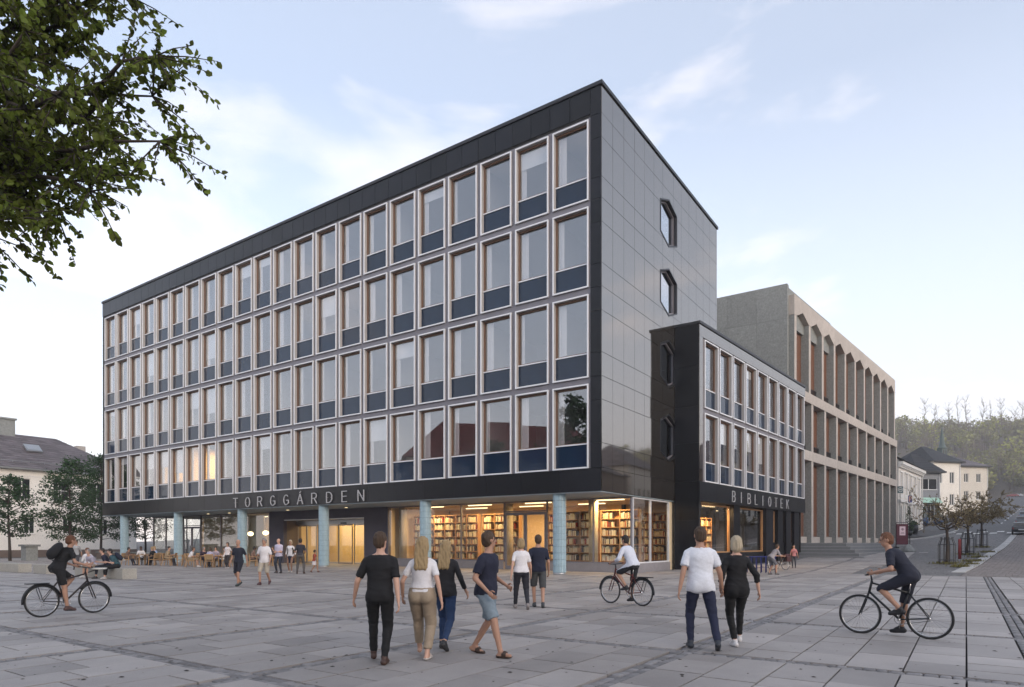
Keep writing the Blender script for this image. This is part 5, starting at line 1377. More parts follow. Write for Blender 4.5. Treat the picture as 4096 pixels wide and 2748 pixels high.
# ------------------------------------------------------------------ people
TMP = bpy.data.scenes.new('workbench')
_fab = {}
def fabric(col, rough=.85, ns=30, nz_=.10):
    k = (tuple(round(c,3) for c in col), rough)
    if k not in _fab: _fab[k] = P('cloth %d' % len(_fab), col, rough=rough, noise=nz_, nscale=ns, bump=.10, bscale=14)
    return _fab[k]
_pat = {}
def patterned(col, col2):
    m = P('patterned cloth', col, rough=.85, noise=.45, nscale=55); return m
SKIN = {k: P('skin '+k, c, rough=.55, noise=.06, nscale=12) for k,c in (('light',(.56,.33,.24)),('mid',(.42,.235,.16)),('tan',(.33,.18,.115)),('dark',(.10,.05,.035)))}
HAIRM = {k: P('hair '+k, c, rough=.6, noise=.3, nscale=30, stretch=(6,6,.5), bump=.5, bscale=60) for k,c in (('blond',(.36,.25,.125)),('brown',(.07,.04,.022)),('dark',(.018,.013,.011)),('grey',(.22,.21,.20)),('auburn',(.14,.055,.025)),('beige',(.46,.38,.27)))}
M['eyes'] = P('eye', (.03,.02,.015), rough=.3, noise=.02); M['lips'] = P('lips', (.32,.12,.10), rough=.5, noise=.04)

def ik(a, c, l1, l2, pole):
    v = c-a; d = min(v.length, (l1+l2)*.998); e = v.normalized(); pr = (l1*l1-l2*l2+d*d)/(2*d); h = math.sqrt(max(1e-6, l1*l1-pr*pr))
    p = pole-e*pole.dot(e)
    p = p.normalized() if p.length > 1e-4 else Vector((0,1,0))
    return a+e*pr+p*h, a+e*d
def capsule(m, p, q, r0, r1, n=10):
    d = (q-p); L_ = d.length
    if L_ < 1e-5: return m.ell(p,(r0,)*3,n,6)
    e = d/L_; pts, rad = [], []
    for t in (-1,-.82,-.5): pts.append(p+e*r0*t); rad.append(r0*math.sqrt(max(.0025,1-t*t)))
    for t in (0,.33,.66,1): pts.append(p.lerp(q,t)); rad.append(r0+(r1-r0)*t)
    for t in (.5,.82,1): pts.append(q+e*r1*t); rad.append(r1*math.sqrt(max(.0025,1-t*t)))
    m.tube(pts, rad, n)
def remesh(mb, vox, smooth=3):
    me = mb.mesh('tmp', [SKIN['light']]); o = bpy.data.objects.new('tmp', me); TMP.collection.objects.link(o)
    md = o.modifiers.new('r','REMESH'); md.mode = 'VOXEL'; md.voxel_size = vox
    if smooth: sm = o.modifiers.new('s','SMOOTH'); sm.iterations = smooth; sm.factor = .5
    vl = TMP.view_layers[0]; vl.update(); dg = vl.depsgraph
    out = bpy.data.meshes.new_from_object(o.evaluated_get(dg)); bpy.data.objects.remove(o); bpy.data.meshes.remove(me)
    nv = len(out.vertices); V_ = np.empty(nv*3); out.vertices.foreach_get('co', V_); V_ = V_.reshape(-1,3)
    Nn = np.empty(nv*3); out.vertex_normals.foreach_get('vector', Nn); Nn = Nn.reshape(-1,3)
    F_ = [tuple(p.vertices) for p in out.polygons]; bpy.data.meshes.remove(out)
    return V_, Nn, F_
def mesh_from(name, V_, F_, mat):
    me = bpy.data.meshes.new(name); me.from_pydata([tuple(v) for v in V_], [], F_); me.materials.append(mat)
    me.polygons.foreach_set('use_smooth', [True]*len(F_)); me.update(); return me
def garment(name, V_, Nn, F_, mask, off, mat, parent, drape=0):
    idx = np.nonzero(mask)[0]
    if len(idx) < 8: return None
    mp_ = -np.ones(len(V_), int); mp_[idx] = np.arange(len(idx)); W = V_[idx]+Nn[idx]*off[idx][:,None]; inner = V_[idx]+Nn[idx]*.003
    fs = []; edges = {}
    for f in F_:
        g = mp_[list(f)]
        if (g >= 0).all():
            g = tuple(int(i) for i in g); fs.append(g)
            for a,b in zip(g, g[1:]+g[:1]): edges[(a,b)] = 1
    if drape and edges:      # let the cloth hang: relax it over the hollows, never inside the body
        ea = np.array([e[0] for e in edges]); eb = np.array([e[1] for e in edges]); dg_ = np.zeros(len(idx)); np.add.at(dg_, ea, 1); np.add.at(dg_, eb, 1); dg_ = np.maximum(dg_,1)
        B_ = V_[idx]; Nb = Nn[idx]; crs = off[idx]-np.median(off[idx])
        for _ in range(drape):
            S_ = np.zeros_like(W); np.add.at(S_, ea, W[eb]); np.add.at(S_, eb, W[ea]); W = W*.35+S_/dg_[:,None]*.65
            d_ = ((W-B_)*Nb).sum(1); W = W+Nb*np.maximum(0,.007-d_)[:,None]
        W = W+Nb*np.clip(wav_g[0][idx],0,.006)[:,None]
    n_ = len(idx); rim = [(b,a,a+n_,b+n_) for (a,b) in edges if (b,a) not in edges]
    if not fs: return None
    return link(name, mesh_from(name, np.vstack([W, inner]), fs+rim, mat), parent)

wav_g = [None]
def person(label, loc, yaw, H=1.75, sex='m', pelvis=None, lean=3, twist=0, lf=(-.10,.16,0), rf=(.10,-.20,0), fp=(0,-18), lh=None, rh=None, head=(0,0), bow=0,
           top=None, bottom=None, shoes=(.03,.03,.035), hair=('short','brown'), skin='light', vox=.016, face=False, open_toe=False, group=None, extra=None, seat=None):
    """One standing, walking, sitting or riding figure. Faces local +y; ankles lf/rf and wrists lh/rh are given in metres from the
    spot on the ground below the pelvis; the limbs bend at knee and elbow to reach them."""
    k = H/1.75; t = thing('person', label, 'person', loc, yaw, group)
    top = top or dict(col=(.02,.02,.025), sleeve=.8); bottom = bottom or dict(col=(.02,.02,.03), to=1.0, loose=.012)
    pz = (.915*k if pelvis is None else pelvis[2]); py = 0 if pelvis is None else pelvis[1]; Pv = Vector((0,py,pz))
    ln = R(lean); s = Vector((0,math.sin(ln),math.cos(ln))); fw = Vector((0,math.cos(ln),-math.sin(ln))); tw = R(twist)
    rx = Vector((1,0,0)); rs = Vector((math.cos(tw), -math.sin(tw)*1.0, 0)); fs_ = s.cross(rs).normalized() if False else (Matrix.Rotation(-tw,3,s) @ fw); rs = Matrix.Rotation(-tw,3,s) @ rx
    fem = sex == 'f'
    secs = [(-.10,.10,.085),(-.04,.155 if fem else .148,.112),(.04,.168 if fem else .155,.118),(.16,.128 if fem else .145,.098),(.26,.135 if fem else .155,.102),(.36,.148 if fem else .168,.115),(.43,.145 if fem else .165,.100),(.475,.105 if fem else .125,.075),(.51,.066,.060),(.54,.052,.052)]
    prims = []     # (label, sdf function)
    mb = MB()
    b2 = R(bow); 
    def spine(tt):
        """point along the back, which may round forwards above the waist"""
        if tt <= .2 or not bow: return Pv+s*tt*k
        s2 = Matrix.Rotation(-b2,3,rx) @ s; return Pv+s*.2*k+s2*(tt-.2)*k
    s_up = (Matrix.Rotation(-b2,3,rx) @ s) if bow else s; f_up = (Matrix.Rotation(-b2,3,rx) @ fs_) if bow else fs_
    ring = []; n_ = 14
    for tt,hw,hd in secs:
        c = spine(tt); fr = max(0,min(1,tt/.4)); r_ = rx.lerp(rs,fr).normalized(); f_ = fw.lerp(f_up,fr).normalized()
        ring.append([c+r_*(hw*k*math.cos(2*math.pi*i/n_))+f_*(hd*k*math.sin(2*math.pi*i/n_)) for i in range(n_)])
    vs = [p for rg in ring for p in rg]; m_ = len(secs)
    mb.add(vs, [(i*n_+j,i*n_+(j+1)%n_,(i+1)*n_+(j+1)%n_,(i+1)*n_+j) for i in range(m_-1) for j in range(n_)]+[tuple(range(n_-1,-1,-1)),tuple(range((m_-1)*n_,m_*n_))])
    segs = {}
    def seg(lb, p, q, r0, r1): capsule(mb, p, q, r0, r1); segs[lb] = (p,q,r0,r1)
    A0, A1, A2 = spine(-.10), spine(.2), spine(.5)
    segs['torso1'] = (A0,A1,.14*k,.125*k); segs['torso2'] = (A1,A2,.13*k,.13*k)
    if fem:
        for sx in (-1,1): mb.ell(spine(.36)+rs*sx*.072*k+f_up*.085*k,(.062*k,.055*k,.062*k))
        for sx in (-1,1): mb.ell(Pv+rx*sx*.075*k-fw*.06*k-s*.03*k,(.085*k,.075*k,.09*k))
    else:
        for sx in (-1,1): mb.ell(Pv+rx*sx*.07*k-fw*.05*k-s*.03*k,(.08*k,.07*k,.085*k))
    # legs
    for sx,ft,pt,lb in ((-1,lf,fp[0],'L'),(1,rf,fp[1],'R')):
        hip = Pv+rx*sx*.088*k-s*.02*k; ank = Vector((ft[0],ft[1],ft[2]+.085*k))
        kn, an = ik(hip, ank, .44*k, .42*k, Vector((sx*(.12 if seat is None else .05),1,.15)))
        seg('thigh'+lb, hip, kn, (.092 if fem else .088)*k, .056*k); seg('shin'+lb, kn, an, .054*k, .036*k)
        capsule(mb, kn.lerp(an,.12)-Vector((0,.012,0)), kn.lerp(an,.5)-Vector((0,.014,0)), .052*k, .042*k)
        pr = R(pt); d = Vector((sx*.12,math.cos(pr),math.sin(pr))).normalized(); dn = Vector((0,-math.sin(pr)*-1*0,0)); upf = Vector((0,-math.sin(pr),math.cos(pr)))
        heel = an-d*.035*k-upf*.048*k; toe = an+d*.155*k-upf*.058*k; seg('foot'+lb, heel, toe, .036*k, .027*k); capsule(mb, an, an.lerp(toe,.55), .036*k,.03*k)
    # arms
    hands = []
    for sx,ht,lb in ((-1,lh,'L'),(1,rh,'R')):
        sh = spine(.428)+rs*sx*(.152 if fem else .172)*k
        if ht is None: ht = (sx*.26*k, (.14 if (sx > 0) == (lf[1] > rf[1]) else -.12), sh.z-.50*k)
        wr = Vector(ht); el, wr = ik(sh, wr, .285*k, .255*k, Vector((sx*.45,-1,-.35)))
        seg('uarm'+lb, sh, el, (.042 if fem else .050)*k, (.034 if fem else .04)*k); capsule(mb, spine(.49)+rs*sx*.045*k, sh, .042*k, (.040 if fem else .047)*k); seg('farm'+lb, el, wr, (.036 if fem else .041)*k, .025*k)
        fd = (wr-el).normalized(); pn = Vector((sx,0,0))-fd*fd.x*sx; pn = pn.normalized() if pn.length > .05 else Vector((0,1,0)); sd_ = fd.cross(pn)
        rot = Matrix((sd_,pn,fd)).transposed(); mb.ell(wr+fd*.055*k,(.040*k,.017*k,.055*k),8,6,rot); segs['hand'+lb] = (wr,wr+fd*.09*k,.03*k,.03*k); hands.append((wr,fd,pn,sd_,sx))
    # neck and head
    nb = spine(.50); hy, hp = R(head[0]), R(head[1]); hu = (s_up.lerp(Vector((0,0,1)),.75)).normalized()
    hf = f_up.lerp(Vector((0,1,0)),.6); hf = (hf-hu*hf.dot(hu)).normalized(); hf = Matrix.Rotation(hy,3,hu) @ hf; hr = hf.cross(hu); rotp = Matrix.Rotation(-hp,3,hr); hf = rotp @ hf; hu2 = rotp @ hu
    hc = nb+hu*.085*k+hu2*.095*k+hf*.018*k
    seg('neck', nb-hu*.03*k, hc-hu2*.03*k, .058*k, .052*k)
    hrot = Matrix((hr,hf,hu2)).transposed()
    mb.ell(hc+hu2*.018*k-hf*.008*k,(.076*k,.094*k,.098*k),14,9,hrot); mb.ell(hc-hu2*.055*k+hf*.018*k,(.058*k,.070*k,.062*k),12,8,hrot)
    capsule(mb, hc+hf*.088*k+hu2*.012*k, hc+hf*.108*k-hu2*.022*k, .011*k,.015*k); 
    for sx in (-1,1): mb.ell(hc+hr*sx*.076*k-hu2*.008*k-hf*.012*k,(.012*k,.020*k,.031*k),8,6,hrot)
    segs['head'] = (hc-hu2*.05*k,hc+hu2*.03*k,.082*k,.09*k)
    V_, Nn, F_ = remesh(mb, vox)
    # label every point by the nearest limb
    names = list(segs); best = np.full(len(V_),1e9); lab = np.zeros(len(V_),int); par = np.zeros(len(V_))
    for i,nm in enumerate(names):
        p,q,r0,r1 = segs[nm]; p = np.array(p); q = np.array(q); d = q-p; L2 = max(1e-9,(d*d).sum()); tt = ((V_-p)@d)/L2; tc_ = np.clip(tt,0,1)
        ds = np.linalg.norm(V_-(p+tc_[:,None]*d),axis=1)-(r0+(r1-r0)*tc_)
        up_ = ds < best; best[up_] = ds[up_]; lab[up_] = i; par[up_] = tt[up_]
    def is_(*nm): return np.isin(lab, [names.index(x) for x in nm])
    hb = V_[:,2]
    # body surface with fingers
    bm = MB(); bm.sm = True; bm.add([tuple(v) for v in V_], F_)
    for wr,fd,pn,sd_,sx in hands:
        kn0 = wr+fd*.098*k
        for j,(o_,l_) in enumerate(((-.026,.066),(-.009,.076),(.009,.070),(.026,.056))):
            b = kn0+sd_*o_*k-fd*.012*k; c1 = b+(fd*.85-pn*.30).normalized()*l_*.55*k; c2 = c1+(fd*.5-pn*.8).normalized()*l_*.5*k
            bm.tube([b,c1,c2],[.0092*k,.0085*k,.0065*k],5)
        fy = 1 if sd_.dot(Vector((0,1,0))) > 0 else -1
        b = wr+fd*.03*k+sd_*fy*.030*k; c1 = b+(fd*.6+sd_*fy*.75).normalized()*.036*k; bm.tube([b,c1,c1+(fd*.9-pn*.4).normalized()*.03*k],[.0115*k,.0105*k,.008*k],5)
    body = link('body', bm.mesh('body', SKIN[skin]), t)
    # clothes
    up_par = np.where(is_('torso1'), par*.3-.10, np.where(is_('torso2'), .2+par*.3, 9))
    tors = is_('torso1','torso2'); dotz = ((V_-np.array(Pv))@np.array(s))/k
    sl = top.get('sleeve',.8)
    m_top = (tors & (dotz > top.get('hem',-.07)) & ~((is_('torso2')) & (par > 1.02))) | (is_('uarmL','uarmR') & (par < min(1.2, sl))) | ((is_('thighL','thighR')) & (dotz > top.get('hem',-.07)) )
    if sl > 1.01: m_top |= is_('farmL','farmR') & (par < (sl-1))
    m_top |= is_('neck') & (par < .12)
    loose = top.get('loose',.016); off = np.full(len(V_), loose*k); 
    off += np.where(tors & (dotz < .14), .012*(1-np.clip(dotz/.14,0,1)), 0)*k
    off += np.where(is_('uarmL','uarmR'), .016*np.clip(par,0,1)-.006, 0)*k*(1 if sl < 1 else .4); off -= np.where(dotz > .40, .007*k, 0)
    rf_ = np.random.RandomState(abs(hash(label)) % 99991 if False else sum(map(ord,label))); wav = np.zeros(len(V_))
    for _ in range(7):      # creases: narrow slanting ridges, strongest at the waist and where limbs bend
        dv = rf_.normal(size=3); dv[2] *= 1.6; dv /= np.linalg.norm(dv); fq = rf_.uniform(14,34); ph = rf_.uniform(0,6.28); c_ = rf_.normal(size=3)*3
        wav += (1-np.abs(np.sin(V_@dv*fq+ph+.8*np.sin(V_@c_))))**3*rf_.uniform(-.3,1.0)
    wav *= .0042; off += wav*k; wav_g[0] = wav*k
    garment('top', V_, Nn, F_, m_top, off, top.get('mat') or fabric(top['col']), t, drape=14)
    if top.get('vest'):
        m_v = tors & (dotz > -.02) & (dotz < .46); garment('waistcoat', V_, Nn, F_, m_v & (np.abs(((V_-np.array(Pv))@np.array(rs))) > top['vest'][1]*k), off+.010, fabric(top['vest'][0]), t)
    to = bottom.get('to',1.0); lo = bottom.get('loose',.012)
    leg = is_('thighL','thighR','shinL','shinR'); lp = np.where(is_('thighL','thighR'), par*.5, .5+par*.5)
    if bottom.get('skirt'):
        sk = MB(); sk.sm = True; n2 = 20; rings = 7; zt, zb_ = .06, bottom['skirt']
        vs = []
        for i in range(rings):
            f_ = i/(rings-1); c = Pv+s*(zt*(1-f_)+zb_*f_)*k; hw = (.165+.03*f_)*k; hd = (.125+.05*f_)*k
            if seat: c = Pv+Vector((0,.38*f_,.0)); 
            vs += [c+rx*hw*math.cos(2*math.pi*j/n2)+Vector((0,1,0))*hd*math.sin(2*math.pi*j/n2)*(1+.05*math.sin(j*3)) for j in range(n2)]
        sk.add(vs, [(i*n2+j,(i+1)*n2+j,(i+1)*n2+(j+1)%n2,i*n2+(j+1)%n2) for i in range(rings-1) for j in range(n2)]); sk.build('skirt', fabric(bottom['col']), t)
    else:
        m_b = (leg & (lp < to)) | (tors & (dotz < .10) & (dotz < .10))
        ob_ = np.full(len(V_), lo*k)+np.where(leg, np.clip(lp/to,0,1)*bottom.get('flare',.0)*k, 0)+wav*.8*k
        garment('trousers' if to > .7 else 'shorts', V_, Nn, F_, m_b, ob_, fabric(bottom['col']), t, drape=5)
    for lb in 'LR':
        ms = is_('foot'+lb) if not open_toe else (is_('foot'+lb) & ((V_[:,2] < .035) | ((par > .35) & (par < .75)))); 
        if not open_toe: ms |= is_('shin'+lb) & (par > .93)
        garment('shoe', V_, Nn, F_, ms, np.full(len(V_), .009*k), fabric(shoes,.55), t)
    # hair
    st, hcol = hair
    if st != 'bald':
        hm_ = MB(); g = .010
        hm_.ell(hc+hu2*.032*k-hf*.022*k,((.076+g)*k,(.088+g)*k,(.092+g)*k),14,9,hrot)
        if st in ('short',): hm_.ell(hc-hu2*.012*k-hf*.042*k,((.072+g)*k,(.062+g)*k,(.075+g)*k),12,8,hrot)
        if st in ('bob','long','beanie'):
            hm_.ell(hc-hu2*.03*k-hf*.045*k,((.084+g)*k,(.062+g)*k,(.105+g)*k),12,8,hrot)
        if st in ('long',):
            for sx,wd in ((-.045,.050),(0,.060),(.045,.050)):
                a = hc-hf*.062*k+hr*sx*k; capsule(hm_, a, spine(.36)+rs*sx*1.35*k-f_up*(.118)*k, .052*k, .036*k)
        if st == 'bun': hm_.ell(hc-hu2*.01*k-hf*.05*k,(.075*k,.06*k,.075*k),12,8,hrot); hm_.ell(hc+hu2*.06*k-hf*.10*k,(.04*k,)*3,10,6)
        Hv, Hn, Hf = remesh(hm_, min(vox,.014), 2)
        Hv = Hv+Hn*(np.sin(Hv[:,0]*150+Hv[:,1]*70+Hv[:,2]*9)*.0045+np.sin(Hv[:,1]*210+Hv[:,0]*95+Hv[:,2]*14)*.004)[:,None]
        link('cap' if st == 'beanie' else 'hair', mesh_from('hair', Hv, Hf, HAIRM[hcol]), t)
    if face:
        e = MB(); 
        for sx in (-1,1): e.ell(hc+hr*sx*.031*k+hf*.083*k+hu2*.014*k,(.012*k,.008*k,.007*k),8,5,hrot); e.ell(hc+hr*sx*.031*k+hf*.088*k+hu2*.034*k,(.020*k,.006*k,.005*k),8,5,hrot)
        e.build('eyes','eyes',t); m2 = MB(); m2.ell(hc+hf*.083*k-hu2*.052*k,(.024*k,.009*k,.006*k),8,5,hrot); m2.build('mouth','lips',t)
    if extra: extra(t, dict(spine=spine, rs=rs, s=s_up, f=f_up, k=k, hc=hc, hf=hf, hu=hu2, hr=hr, hands=hands))
    return t
def rucksack(col):
    def fn(t, d):
        m = MB(); c = d['spine'](.30)-d['f']*.21*d['k']; rot = Matrix((d['rs'],d['f'],d['s'])).transposed()
        m.ell(c,(.155,.10,.22),12,9,rot); m.ell(c-d['s']*.06-d['f']*.05,(.12,.07,.13),10,7,rot)
        for sx in (-1,1): m.tube([d['spine'](.42)+d['rs']*sx*.10-d['f']*.14, d['spine'](.52)+d['rs']*sx*.11, d['spine'](.42)+d['rs']*sx*.12+d['f']*.14, d['spine'](.2)+d['rs']*sx*.14+d['f']*.06, d['spine'](.12)+d['rs']*sx*.13-d['f']*.12],.018,6)
        V_, Nn, F_ = remesh(m, .016, 2); link('rucksack', mesh_from('rucksack', V_, F_, fabric(col,.8)), t)
    return fn
W_, NAVY, BLK, KH, JEAN = (.72,.69,.70), (.010,.013,.032), (.007,.0065,.008), (.34,.265,.19), (.02,.045,.115)

# --- the walkers nearest to the camera
person('man in a black T-shirt and black trousers walking away, nearest to the camera', (-1.72,8.55,.012), R(4), 1.76, top=dict(col=BLK,sleeve=.85,hem=-.10), bottom=dict(col=(.007,.007,.008),loose=.012), shoes=(.06,.03,.022),
       lf=(-.12,.30,.03), rf=(.06,-.02,0), fp=(12,0), lh=(-.35,.14,.87), rh=(.25,-.10,.82), lean=4, head=(-25,0), hair=('short','brown'), vox=.013)
person('woman in a white T-shirt and khaki trousers with long blond hair, seen from behind', (-1.22,8.92,.012), R(-6), 1.70, 'f', top=dict(col=W_,sleeve=.72,hem=.0,loose=.02), bottom=dict(col=KH,to=.93,loose=.026), shoes=(.55,.50,.46),
       lf=(-.12,.34,.04), rf=(.07,-.02,0), fp=(14,0), lh=(-.30,.10,.86), rh=(.28,-.08,.82), hair=('long','blond'), vox=.013, open_toe=True)
person('woman in black top and blue jeans with long blond hair beside the khaki trousers', (-1.0,9.85,.012), R(-14), 1.66, 'f', top=dict(col=(.018,.017,.02),sleeve=1.7,hem=-.10), bottom=dict(col=JEAN,to=.95,loose=.008), shoes=(.03,.03,.032),
       lf=(-.06,.02,0), rf=(.10,-.34,.06), fp=(0,-30), lh=(-.24,-.10,.85), rh=(.28,.16,.84), hair=('long','blond'), vox=.013)
person('man in a navy T-shirt and pale denim shorts striding across in sandals', (-.36,9.25,.012), R(-118), 1.78, top=dict(col=(.013,.015,.034),sleeve=.8,hem=-.09,loose=.022), bottom=dict(col=(.20,.25,.29),to=.47,loose=.018,flare=.012), shoes=(.055,.032,.022),
       lf=(-.10,-.26,.02), rf=(.10,.28,0), fp=(-14,6), lh=(-.22,.20,.98), rh=(.24,.16,.92), lean=4, head=(62,-4), hair=('short','brown'), skin='mid', vox=.013, face=True, open_toe=True)
person('woman in a white T-shirt and dark trousers walking toward the library door', (.22,15.6,.012), R(8), 1.72, 'f', top=dict(col=W_,sleeve=.75,hem=-.04,loose=.024), bottom=dict(col=(.02,.02,.028),loose=.014), shoes=(.25,.22,.21),
       lf=(-.10,.30,0), rf=(.12,-.22,.05), fp=(8,-28), hair=('bob','blond'), vox=.016)
person('man in a navy T-shirt and grey shorts walking beside the woman in white', (.64,16.05,.012), R(2), 1.81, top=dict(col=NAVY,sleeve=.8,hem=-.08,loose=.02), bottom=dict(col=(.07,.075,.08),to=.52,loose=.016,flare=.01), shoes=(.04,.045,.05),
       lf=(-.08,.16,0), rf=(.10,-.18,.02), fp=(0,-16), hair=('short','brown'), skin='mid')
person('tall man in a white polo shirt and navy jeans walking away', (2.83,9.86,.012), R(-8), 1.86, top=dict(col=(.70,.71,.76),sleeve=.72,hem=-.12,loose=.026), bottom=dict(col=(.013,.017,.045),loose=.012), shoes=(.03,.035,.045),
       lf=(-.14,.04,0), rf=(.20,-.30,.05), fp=(0,-26), lh=(-.32,-.08,.86), rh=(.34,.16,.9), lean=5, head=(12,0), hair=('short','brown'), skin='mid', vox=.013)
person('blond woman all in black with white trainers beside the man in the polo shirt', (3.42,10.0,.012), R(-4), 1.72, 'f', top=dict(col=BLK,sleeve=1.5,hem=-.16,loose=.022), bottom=dict(col=(.007,.007,.008),to=.97,loose=.006), shoes=(.62,.60,.60),
       lf=(-.02,.02,0), rf=(.12,.30,.04), fp=(0,12), lh=(-.22,.10,.9), rh=(.30,-.10,.86), hair=('bob','beige'), vox=.013)
# --- farther figures on the square
person('man in a dark T-shirt and navy shorts walking toward the camera before the cafe', (-9.98,24.0,.012), R(170), 1.74, top=dict(col=(.014,.017,.03),sleeve=.8), bottom=dict(col=(.012,.014,.024),to=.50,loose=.016,flare=.008), shoes=(.04,.05,.05),
       lf=(-.08,.18,0), rf=(.09,-.24,.05), fp=(6,-26), hair=('bald',''), skin='mid', vox=.02, face=True)
person('man in a white T-shirt and beige shorts walking toward the camera', (-9.34,24.8,.012), R(176), 1.79, top=dict(col=W_,sleeve=.9,loose=.028,hem=-.12), bottom=dict(col=(.42,.37,.30),to=.54,loose=.017,flare=.01), shoes=(.08,.03,.035),
       rf=(.08,.20,0), lf=(-.09,-.24,.05), fp=(-26,4), rh=(.16,.26,1.12), hair=('short','grey'), skin='mid', vox=.02, face=True)
person('bald man in a lilac shirt and jeans standing with his hands together', (-12.16,34.3,.012), R(168), 1.84, top=dict(col=(.50,.46,.58),sleeve=.95,loose=.024,hem=-.12), bottom=dict(col=(.022,.028,.045),loose=.018),
       lf=(-.13,.02,0), rf=(.15,-.02,0), fp=(0,0), lh=(-.04,.26,1.10), rh=(.06,.27,1.08), hair=('bald',''), vox=.022, face=True, head=(-20,0))
person('woman in a white top, dark cardigan and navy skirt standing by the entrance', (-11.74,34.85,.012), R(178), 1.76, 'f', top=dict(col=W_,sleeve=1.8,loose=.018,vest=(BLK,.105)), bottom=dict(col=(.012,.014,.032),skirt=-.42), shoes=(.55,.52,.50),
       lf=(-.06,.02,0), rf=(.10,-.05,0), fp=(0,0), lh=(-.24,.06,.9), rh=(.24,.06,.9), hair=('beanie','beige'), skin='tan', vox=.022, face=True)
person('man in a dark waistcoat and grey trousers seen from behind at the entrance', (-10.76,33.4,.012), R(6), 1.83, top=dict(col=(.022,.022,.032),sleeve=.95,hem=-.04), bottom=dict(col=(.085,.078,.075),loose=.02), shoes=(.05,.03,.025),
       lf=(-.16,.0,0), rf=(.16,.04,0), fp=(0,0), lh=(-.18,.18,1.05), rh=(.18,.18,1.05), hair=('short','dark'), skin='tan', vox=.022)
person('small child in a red top and white skirt near the entrance doors', (-10.5,34.9,.012), R(-85), 1.22, 'f', top=dict(col=(.30,.06,.04),sleeve=.9), bottom=dict(col=(.62,.58,.60),skirt=-.34), shoes=(.10,.04,.03),
       lf=(-.05,.18,0), rf=(.06,-.16,.02), fp=(0,-20), hair=('short','dark'), skin='tan', vox=.02)
person('person in grey bending over the parked bicycle', (12.9,32.5,.0+.012), R(-78), 1.70, top=dict(col=(.30,.27,.28),sleeve=.9,loose=.025), bottom=dict(col=(.13,.13,.15),to=.52,loose=.016,flare=.01), shoes=(.10,.09,.09), pelvis=(0,-.10,.86),
       lf=(-.12,-.12,0), rf=(.12,.10,0), fp=(0,0), lean=42, lh=(-.18,.52,.92), rh=(.18,.50,.92), hair=('short','brown'), skin='mid', vox=.02)
person('child in a pink top standing behind the parked bicycle', (17.0,39.6,ground_h(17.0,39.6)+.012), R(150), 1.42, 'f', top=dict(col=(.50,.20,.20),sleeve=.9), bottom=dict(col=(.05,.05,.06)), lf=(-.08,.02,0), rf=(.08,0,0), fp=(0,0), hair=('bob','brown'), vox=.022, face=True)

# --- sitters on the long granite bench
def on_bench(d, w_, fwd): 
    p = Vector((-16.72,28.2,.012)) + Uw*d + Vw*w_; return (p.x,p.y,.012), fwd
SEAT = dict(pelvis=(0,-.02,.575), fp=(0,0), seat=1)
def sit(label, loc, yaw, z=.477, **kw):
    a = dict(pelvis=(0,0,z+.105), lf=(-.12,.46,0), rf=(.12,.44,0), fp=(0,0), seat=1, lean=8, bow=14, lh=(-.14,.36,z+.26), rh=(.14,.36,z+.26), vox=.02); a.update(kw)
    return person(label, loc, yaw, **a)
l0,_ = on_bench(.75,.12,0); sit('man in a teal T-shirt and black trousers with a navy rucksack on the long bench', l0, R(118), top=dict(col=(.035,.085,.105),sleeve=.85,loose=.024), bottom=dict(col=BLK,to=.9,loose=.025), shoes=(.45,.42,.40), hair=('short','dark'), lean=16, bow=20, extra=rucksack((.012,.016,.035)), head=(10,0))
l0,_ = on_bench(1.55,.10,0); sit('man in a navy top and glasses sitting close to the man in teal', l0, R(128), top=dict(col=(.02,.022,.045),sleeve=.9), bottom=dict(col=(.012,.013,.02),to=.88), shoes=(.02,.02,.02), hair=('short','dark'), lean=14, face=True)
l0,_ = on_bench(2.85,.10,0); sit('grey haired man in a patterned short sleeved shirt leaning forward on the bench', l0, R(160), top=dict(col=(.45,.42,.50),sleeve=.85,loose=.024,mat=patterned((.45,.42,.50),None)), bottom=dict(col=(.36,.28,.21),to=.6,loose=.02), shoes=(.55,.54,.53), hair=('short','grey'), lean=22, bow=20, lh=(-.06,.44,.62), rh=(.06,.44,.62), face=True, head=(0,-14))
l0,_ = on_bench(4.2,.42,0); sit('woman in a loose white blouse sitting with her back to the others', l0, R(52), H=1.7, sex='f', top=dict(col=(.70,.67,.66),sleeve=1.4,loose=.034,hem=-.12), bottom=dict(col=(.06,.075,.12)), hair=('bob','auburn'), head=(30,0))
person('person in a grey top standing beside a tree trunk beyond the bench', (-25.6,38.6,.012), R(200), 1.74, 'f', top=dict(col=(.33,.33,.34),sleeve=1.2), bottom=dict(col=(.05,.05,.06)), lf=(-.1,.05,0), rf=(.1,-.05,0), fp=(0,0), hair=('short','auburn'), vox=.022, face=True)

